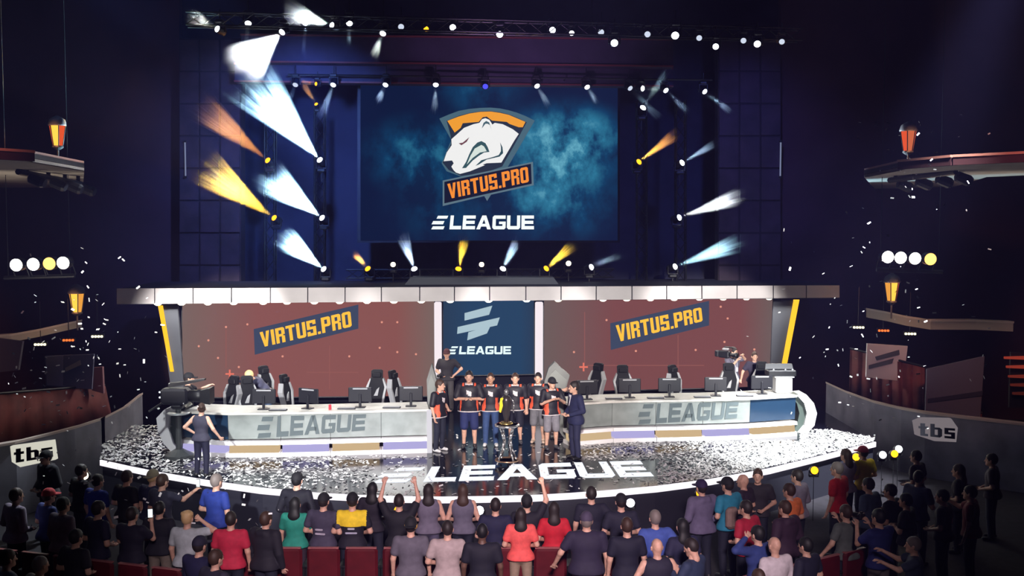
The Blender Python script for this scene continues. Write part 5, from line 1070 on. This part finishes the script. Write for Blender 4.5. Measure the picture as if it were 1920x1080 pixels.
# ------------------------------------------------------------------ the crowd in front of the stage
def crowd(px, ytop, h, rz, label, **kw):
    r = ray(px, ytop + 2); p = CO + r * ((-1 + h * 1.0 - CAMZ) / r.z)
    return Vector((p.x, p.y, -1))
T = lambda c, k='tee': (k, c)
DK = (16, 15, 26); NV = (30, 34, 74); GR = (88, 86, 98); LG = (150, 142, 150)
DN = ('down', 'down'); FR = ('front', 'front')
C = [
 (34, 912, 1.78, -.6, 'person with brown hair in pale lilac shirt at the left edge', dict(top=T((142, 130, 150), 'long'), hair=('short', 'brown'), arms=FR)),
 (82, 915, 1.72, -.7, 'person in red cap and blue shirt near the left edge', dict(top=T((52, 64, 130)), hair=('short cap', 'brown'), cap=(190, 50, 60), arms=FR)),
 (116, 930, 1.76, -.5, 'black-haired person in grey-mauve long sleeves, left crowd', dict(top=T((112, 98, 112), 'long'), hair=('short', 'black'), arms=DN)),
 (182, 937, 1.80, -.6, 'dark-haired person in navy shirt with pale collar, left crowd', dict(top=T((26, 26, 56)), hair=('short', 'dark'), arms=FR, bottom=('jeans', (92, 80, 92)))),
 (88, 842, 1.80, PI - .6, 'person in dark cap facing the hall in front of the lit sign', dict(top=T((30, 30, 40), 'hoodie'), hair=('short cap', 'dark'), arms=FR)),
 (150, 868, 1.74, -.7, 'person in black left of the warm foot light', dict(top=T(DK), hair=('short', 'dark'), arms=FR)),
 (196, 885, 1.74, -.5, 'person in bright blue shirt behind the navy one, left crowd', dict(top=T((30, 50, 140)), hair=('short', 'dark'), arms=DN)),
 (238, 882, 1.76, -.5, 'tall person in black by the left stage edge', dict(top=T(DK), hair=('short', 'brown'), arms=FR)),
 (268, 880, 1.78, -.4, 'person with backwards pale cap at the left stage edge', dict(top=T((34, 38, 70)), hair=('short capback', 'blond'), cap=(120, 112, 90), arms=DN)),
 (302, 884, 1.80, -.5, 'person in dark grey tee reaching out with a raised arm, left', dict(top=T((52, 54, 72)), hair=('short', 'brown'), arms=('reach', 'down'))),
 (404, 886, 1.84, -.5, 'grey-haired person in royal blue polo by the stage', dict(top=T((34, 56, 140), 'polo'), hair=('short', 'grey'), arms=FR, bottom=('jeans', DK))),
 (350, 955, 1.72, -.2, 'blond person in pale top with hand on head', dict(top=T((176, 186, 190), 'polo'), hair=('curly', 'blond'), arms=('head', 'down'), skin='fair')),
 (432, 957, 1.74, 0, 'person in crimson polo with dark hair, left crowd', dict(top=T((188, 36, 66), 'polo'), hair=('short', 'dark'), arms=DN)),
 (246, 948, 1.74, -.3, 'dark person with bent arms behind two bright phones', dict(top=T((24, 22, 44)), hair=('short', 'dark'), arms=('phone', 'clap'), bottom=('jeans', (150, 130, 125)))),
 (298, 938, 1.70, -.1, 'dark person with bent head between phones and blond person', dict(top=T((20, 20, 36)), hair=('short', 'black'), arms=FR, bottom=('jeans', (120, 110, 100)))),
 (372, 1004, 1.74, -.4, 'person in navy cap and jacket at the bottom left', dict(top=T((28, 28, 66), 'long'), hair=('short cap', 'dark'), cap=(30, 28, 50), arms=('clap', 'clap'))),
 (402, 1028, 1.72, -.6, 'person wearing headphones at the bottom edge below the red polo', dict(top=T((40, 38, 56)), hair=('short', 'brown'), arms=FR)),
 (10, 1028, 1.76, -.7, 'fair person with pale shirt in the bottom left corner', dict(top=T((140, 150, 170)), hair=('short', 'brown'), arms=FR)),
 (72, 1040, 1.72, -.6, 'person with greying hair at the bottom left edge', dict(top=T((170, 160, 150)), hair=('buzz', 'grey'), arms=FR, skin='tan')),
 (140, 990, 1.70, -.4, 'dark person low among the left crowd', dict(top=T((22, 20, 36)), hair=('short', 'black'), arms=FR)),
 (497, 957, 1.74, -.4, 'person in black jacket with brown hair left of the teal shirt', dict(top=T((26, 24, 36), 'hoodie'), hair=('short', 'brown'), arms=DN)),
 (556, 884, 1.84, -.2, 'tall person in black cap standing against the white stage edge', dict(top=T((16, 16, 30), 'long'), hair=('short cap', 'black'), arms=FR)),
 (553, 930, 1.66, -.1, 'person with long black hair and teal shirt', dict(top=T((36, 140, 120)), hair=('long', 'black'), arms=('side', 'down'), bottom=('jeans', (50, 36, 50)))),
 (607, 923, 1.76, -.2, 'person in dark cap and grey shirt with pale back print', dict(top=T((62, 58, 78)), hair=('short cap', 'dark'), arms=FR, mark='bars')),
 (659, 922, 1.78, 0, 'person with yellow shoulder yoke on black shirt', dict(top=T((20, 18, 34)), hair=('short cap', 'dark'), arms=FR, mark='yoke')),
 (698, 902, 1.70, -.1, 'person with long dark hair left of the raised arms', dict(top=T((28, 22, 36)), hair=('long', 'black'), arms=FR)),
 (748, 924, 1.72, .0, 'person with both arms raised over a yellow foot light', dict(top=T(DK), hair=('short', 'dark'), arms=('up', 'up'))),
 (770, 968, 1.76, 0, 'person in grey tee with backwards dark cap and yellow strap', dict(top=T((90, 86, 98)), hair=('short capback', 'dark'), arms=DN, bottom=('jeans', (60, 58, 70)), mark='strap')),
 (803, 905, 1.70, .1, 'person with long dark hair and grey sleeveless top', dict(top=T((104, 98, 116), 'vest'), hair=('long', 'dark'), arms=FR, bottom=('jeans', (84, 80, 104)))),
 (839, 974, 1.74, 0, 'person in light grey tee with dark short hair', dict(top=T((168, 152, 150)), hair=('short', 'dark'), arms=FR, bottom=('jeans', (110, 90, 88)))),
 (868, 905, 1.70, 0, 'person with long brown hair and grey top beside a white foot light', dict(top=T((98, 94, 112), 'vest'), hair=('long', 'brown'), arms=FR)),
 (904, 979, 1.78, 0, 'dark-skinned person in black tee with headphones', dict(top=T((18, 18, 34)), hair=('buzz', 'black'), arms=DN, skin='dark', bw=1.1)),
 (930, 932, 1.74, 0, 'dark-haired person in navy, behind the headphones person', dict(top=T((24, 26, 58)), hair=('short', 'dark'), arms=FR)),
 (990, 928, 1.74, 0, 'person in black cap with one arm raised before the stage', dict(top=T((22, 20, 34)), hair=('short cap', 'black'), arms=('up', 'front'))),
 (976, 948, 1.66, 0, 'person in coral tee with long dark hair', dict(top=T((236, 92, 88)), hair=('long', 'dark'), arms=FR, bottom=('jeans', (150, 130, 110)))),
 (1036, 938, 1.68, 0, 'person in crimson tee with long dark hair', dict(top=T((190, 24, 44)), hair=('long', 'dark'), arms=FR, bottom=('jeans', (120, 104, 92)))),
 (1100, 958, 1.84, 0, 'big broad person in dark tee with grey cap, in the middle', dict(top=T((38, 32, 56)), hair=('short cap', 'grey'), cap=(70, 62, 84), arms=('down', 'side'), bw=1.32, bottom=('jeans', (130, 100, 100)))),
 (1109, 910, 1.78, .1, 'brown-haired person in black tee with head against the white edge', dict(top=T((22, 22, 42)), hair=('short', 'dark'), arms=('hip', 'down'))),
 (1165, 924, 1.76, .1, 'person in dark cap left of the round white foot light', dict(top=T((26, 26, 46)), hair=('short cap', 'dark'), arms=FR)),
 (1176, 968, 1.78, .1, 'brown-haired person in black tee right of the big broad one', dict(top=T((18, 18, 40)), hair=('short', 'brown'), arms=('down', 'down'), bw=1.05)),
 (1241, 958, 1.76, .2, 'grey-haired person in blue tee', dict(top=T((62, 84, 160)), hair=('short', 'grey'), arms=('hip', 'front'), bw=1.1)),
 (1268, 966, 1.72, .3, 'dark-haired person beside the blue tee', dict(top=T((30, 30, 60)), hair=('long', 'black'), arms=FR)),
 (1233, 1007, 1.76, .2, 'bald person in dark leather vest', dict(top=T((30, 28, 48), 'vest'), hair=('bald', 'dark'), arms=('side', 'side'), bw=1.1)),
 (1300, 1007, 1.78, .9, 'person with cropped hair in dark jacket looking down', dict(top=T((40, 52, 80), 'long'), hair=('buzz', 'dark'), arms=('clap', 'clap'), nod=.35)),
 (1327, 897, 1.78, .4, 'person in dark cap and grey-lilac hoodie beside a yellow foot light', dict(top=T((96, 88, 116), 'hoodie'), hair=('short cap', 'dark'), cap=(40, 26, 66), arms=('hip', 'front'))),
 (1356, 894, 1.80, .6, 'person in dark cap and teal jersey with a tan bag', dict(top=T((36, 122, 150)), hair=('short cap', 'dark'), arms=FR, mark='bag')),
 (1396, 886, 1.74, .9, 'bald person facing sideways at the right stage edge', dict(top=T((44, 32, 50)), hair=('bald', 'dark'), arms=FR)),
 (1421, 876, 1.76, PI - .3, 'person facing the hall at the right stage edge', dict(top=T((40, 36, 44)), hair=('short', 'brown'), arms=FR)),
 (1401, 936, 1.74, .7, 'person in dark red tee with dark hair, right crowd', dict(top=T((168, 26, 54)), hair=('short', 'dark'), arms=FR)),
 (1424, 984, 1.76, .6, 'person in blue jacket with hand at the ear, low right crowd', dict(top=T((44, 60, 120), 'long'), hair=('short', 'black'), arms=('down', 'head'))),
 (1461, 1002, 1.74, .4, 'bald person in white shirt at the bottom right', dict(top=T((206, 196, 200), 'long'), hair=('bald', 'dark'), arms=DN, bw=1.08)),
 (1474, 936, 1.76, .6, 'brown-haired person in dark maroon beside the orange tee', dict(top=T((52, 30, 52), 'hoodie'), hair=('short', 'brown'), arms=FR)),
 (1482, 904, 1.76, .7, 'person in orange tee, right crowd', dict(top=T((236, 122, 66)), hair=('short', 'brown'), arms=FR)),
 (1497, 878, 1.74, .8, 'person in light grey shirt near the right stage edge', dict(top=T((148, 142, 160), 'long'), hair=('short', 'dark'), arms=FR)),
 (1506, 1006, 1.70, .7, 'dark-haired person in navy at the bottom, right of the white shirt', dict(top=T((24, 24, 48)), hair=('short', 'black'), arms=FR)),
 (1572, 864, 1.82, .8, 'person in red tee with greying hair near the right corner of the stage', dict(top=T((196, 24, 40)), hair=('short', 'grey'), arms=('down', 'down'), bw=1.12)),
 (1592, 838, 1.72, .6, 'person in pale lilac top left of the yellow shirt', dict(top=T((170, 160, 186)), hair=('long', 'brown'), arms=FR)),
 (1616, 836, 1.72, .5, 'person in yellow shirt and dark red cap by the stage corner', dict(top=T((214, 186, 30)), hair=('short cap', 'dark'), cap=(130, 24, 50), arms=FR)),
 (1632, 894, 1.74, .7, 'person in slate blue tee, right crowd', dict(top=T((70, 84, 112)), hair=('short', 'dark'), arms=FR)),
 (1588, 944, 1.72, .5, 'person in grey patterned tee with bare arms, right crowd', dict(top=T((92, 98, 96)), hair=('short', 'brown'), arms=('phone', 'side'))),
 (1650, 952, 1.80, .5, 'photographer in navy polo raising a camera, right crowd', dict(top=T((36, 44, 110), 'polo'), hair=('short', 'black'), arms=('phone', 'phone'), bottom=('jeans', (120, 110, 110)))),
 (1672, 905, 1.74, .8, 'person in black, face turned, behind the navy photographer', dict(top=T((16, 16, 24)), hair=('short', 'dark'), arms=FR)),
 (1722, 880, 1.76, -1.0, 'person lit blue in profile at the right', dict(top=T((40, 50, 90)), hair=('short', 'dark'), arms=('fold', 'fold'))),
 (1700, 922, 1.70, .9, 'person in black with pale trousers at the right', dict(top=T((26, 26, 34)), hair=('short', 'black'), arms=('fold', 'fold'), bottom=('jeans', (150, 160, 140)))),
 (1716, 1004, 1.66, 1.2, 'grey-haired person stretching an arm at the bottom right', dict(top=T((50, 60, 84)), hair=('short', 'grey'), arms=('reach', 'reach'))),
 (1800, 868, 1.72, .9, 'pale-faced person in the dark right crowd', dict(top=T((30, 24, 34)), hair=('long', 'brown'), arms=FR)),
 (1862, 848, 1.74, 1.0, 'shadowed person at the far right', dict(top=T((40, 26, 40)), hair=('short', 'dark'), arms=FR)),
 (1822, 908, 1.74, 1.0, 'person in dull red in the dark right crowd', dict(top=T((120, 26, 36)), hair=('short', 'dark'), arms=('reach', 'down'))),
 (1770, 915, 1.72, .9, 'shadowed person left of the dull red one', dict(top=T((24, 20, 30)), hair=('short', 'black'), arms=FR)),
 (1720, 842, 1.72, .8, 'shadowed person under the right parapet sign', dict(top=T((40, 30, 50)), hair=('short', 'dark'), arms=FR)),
 (1424, 1064, 1.68, .4, 'top of a brown-haired head at the bottom edge', dict(top=T((60, 50, 60)), hair=('buzz', 'brown'), arms=FR)),
]
pm = {}
spots = [crowd(px, yt, h, rz, lab) for px, yt, h, rz, lab, kw in C]
for _ in range(40):  # nobody stands inside a neighbour
    for i in range(len(spots)):
        for j in range(i):
            dd = spots[i] - spots[j]; L_ = dd.length
            if 1e-6 < L_ < .5:
                dd = Vector((dd.x * .35, dd.y, 0)).normalized() * (.5 - L_) * .5; spots[i] += dd; spots[j] -= dd
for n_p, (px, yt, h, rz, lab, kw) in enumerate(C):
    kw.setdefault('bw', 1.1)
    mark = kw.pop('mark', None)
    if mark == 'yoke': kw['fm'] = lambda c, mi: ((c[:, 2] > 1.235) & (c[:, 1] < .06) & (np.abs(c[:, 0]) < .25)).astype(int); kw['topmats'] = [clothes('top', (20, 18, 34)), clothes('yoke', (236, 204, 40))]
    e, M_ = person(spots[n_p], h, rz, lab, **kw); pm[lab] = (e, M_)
    def plate(nm, x0, x1, z0, z1, rgb, y=-.155, th=.02): MB().box((0 + (x0 + x1) / 2, y, (z0 + z1) / 2), (x1 - x0, th, z1 - z0), bevel=.008).build(nm, clothes('print', rgb), e)
    if mark == 'bars': plate('back_print', -.09, .05, 1.17, 1.20, (170, 165, 180)); plate('back_print', -.09, .09, 1.10, 1.13, (170, 165, 180))
    elif mark == 'yoke':
        plate('back_print', -.06, .06, 1.19, 1.215, (190, 190, 200)); plate('back_print', -.10, .10, 1.12, 1.145, (170, 170, 190))
    elif mark == 'strap': MB().lathe([(.09, 1.60), (.102, 1.602), (.102, 1.66), (.095, 1.662)], n=18, T=Matrix.Translation((0, .02, 0))).build('cap_strap', clothes('print', (244, 190, 90)), e, True)
    elif mark == 'bag': MB().box((-.12, -.2, 1.12), (.26, .14, .36), bevel=.05).build('bag_body', clothes('print', (130, 108, 100)), e)
# things held up
def phone(p, rz, label, glowing=True):
    e = thing('phone', label, 'phone', p, rz); MB().box((0, 0, 0), (.08, .012, .15), bevel=.004).build('phone_body', DARKPL, e); MB().box((0, -.008, 0), (.07, .004, .135)).build('phone_display', glow('phone_glow', (225, 240, 245), 1.6), e)
e, M_ = pm['dark person with bent arms behind two bright phones']; hp = hand_point(e, M_, 1)
phone(hp + Vector((0, -.03, .08)), .2, 'small bright phone held by the dark person, left of the bigger screen')
e2, M2 = pm['dark person with bent head between phones and blond person']; q = hand_point(e2, M2, -1)
tb = thing('tablet', 'bright lit tablet screen in the left crowd', 'tablet', hand_point(e2, M2, -1) + Vector((0, -.02, .1)), .15); MB().box((0, 0, 0), (.2, .015, .17), bevel=.005).build('tablet_body', DARKPL, tb); MB().box((0, -.01, 0), (.17, .005, .14)).build('tablet_display', glow('phone_glow', (225, 240, 245), 1.6), tb)
e, M_ = pm['photographer in navy polo raising a camera, right crowd']; hand_camera(hand_point(e, M_, 1) + Vector((-.06, .05, .03)), e.rotation_euler.z, 'black photo camera held up by the photographer in navy polo')
e, M_ = pm['person in dark grey tee reaching out with a raised arm, left']; phone(hand_point(e, M_, 1) + Vector((0, .02, .09)), -.3, 'phone held out over the crowd at the left stage edge')
e, M_ = pm['person with cropped hair in dark jacket looking down']; cz = hand_point(e, M_, 1); hand_camera(cz + Vector((-.03, .05, .04)), .6, 'dark camera in the hands of the person with cropped hair')

# ------------------------------------------------------------------ rows of red theatre seats
SEAT = mat('seat_red', (.085, .005, .009), .6, spec=.2, noise=.2, nscale=4)
def seat_proto():
    e = thing('theatre_seat', 'x', 'seat'); MB().box((0, 0, .70), (.54, .09, .56), bevel=.04).build('backrest', SEAT, e); MB().box((0, .25, .45), (.5, .46, .1), bevel=.04).build('seat', SEAT, e)
    for s in (1, -1): MB().box((s * .285, .2, .32), (.05, .4, .64), bevel=.015).box((s * .285, .2, .66), (.07, .42, .04), bevel=.015).build('armrest', BLACK, e)
    MB().box((0, 0, .985), (.5, .06, .02)).build('top_strip', mat('seat_strip', (.35, .12, .12), .3), e); return e
sp_ = seat_proto(); n_ = 0
rows = [(430, 1330, 16.35, 0), (-60, 420, 15.7, -.3), (1335, 1720, 15.9, .55)]
for ri, (xa, xb, d, rz) in enumerate(rows):
    a = P(xa, 1060, d); b = P(xb, 1060, d); step = .62; cnt = int((b.x - a.x) / (step * math.cos(rz)))
    for i in range(cnt):
        o = sp_ if n_ == 0 else copy_tree(sp_); n_ += 1
        o.location = (a.x + step * math.cos(rz) * (i + .5), d + (math.sin(rz) * step * (i - cnt / 2)), -1); o.rotation_euler = (0, 0, rz)
        o['label'] = 'dark red theatre seat, %s from the left in the %s' % (ORD[i], ['long row behind the middle crowd', 'row among the left crowd', 'angled row at the right'][ri]); o['group'] = ['middle seat row', 'left seat row', 'right seat row'][ri]

# ------------------------------------------------------------------ confetti
def confetti(name, label, pts, size, m, flat):
    vs = []; fs = []
    for p in pts:
        a = R.uniform(0, PI); l = R.uniform(.7, 1.3) * size; wd = l * R.uniform(.3, .55)
        if flat: t1, t2 = R.gauss(0, .22), R.gauss(0, .22)
        else: t1, t2 = R.uniform(-1.5, 1.5), R.uniform(-1.5, 1.5)
        q = Matrix.Rotation(a, 3, 'Z') @ Matrix.Rotation(t1, 3, 'X') @ Matrix.Rotation(t2, 3, 'Y'); o = len(vs)
        for x, y in ((-l, -wd), (l, -wd), (l, wd), (-l, wd)): vs.append(Vector(p) + q @ Vector((x / 2, y / 2, 0)) + Vector((0, 0, (abs(math.sin(t2)) * l / 2 + .004) if flat else 0)))
        fs.append((o, o + 1, o + 2, o + 3))
    return tag(MB().add(vs, fs).build(name, m, None), label, 'confetti', None, 'stuff')
CONF = mat('confetti_paper', (.86, .86, .84), .5)
def inside(p):
    for a, b in zip(EDGE[:-1], EDGE[1:]):
        if a[0] <= p[0] <= b[0]: return p[1] < a[1] + (b[1] - a[1]) * (p[0] - a[0]) / (b[0] - a[0]) - 1
    return False
pts = []
while len(pts) < 10500:
    x = R.uniform(192, 1638); y = R.uniform(798, 932)
    if not inside((x, y)): continue
    q = G(x, y, 0)
    if x < 800: dn = .30 if x > 330 else .75
    elif x < 1085: dn = .03
    elif x < 1250: dn = .25 + .25 * (x - 1085) / 165
    else: dn = .5 + 1.7 * min(1, (x - 1250) / 200)
    if y > 905 and 560 < x < 1250: dn = min(dn, .10)
    if y > 862 and 690 < x < 1235: dn = min(dn, .05)
    ylow = 853 if x < 810 else 828
    if 330 < x < 800 and y < 855: continue
    if 1070 < x < 1500 and y < 827: continue
    if x >= 1500 and y < 806 + max(0, (x - 1560) * .2): continue
    if R.random() < dn * (y / 880) ** -2 / 2.4: pts.append((q.x, q.y, R.uniform(0, .012)))
confetti('floor_confetti', 'white paper confetti strewn over the black stage floor', pts, .072, CONF, True)
pts = []
for _ in range(150): pts.append(P(R.gauss(120, 90), R.gauss(690, 95), R.uniform(17, 22)))
for _ in range(110): pts.append(P(R.gauss(1640, 110), R.gauss(620, 130), R.uniform(18, 23)))
for _ in range(40): pts.append(P(R.gauss(1700, 60), R.uniform(210, 400), R.uniform(18, 23)))
for _ in range(60): pts.append(P(R.uniform(30, 560), R.uniform(860, 990), R.uniform(15.5, 18)))
pts = [p for p in pts if p.z > -.7]
confetti('falling_confetti', 'white paper confetti drifting down through the dark hall', pts, .06, CONF, False)
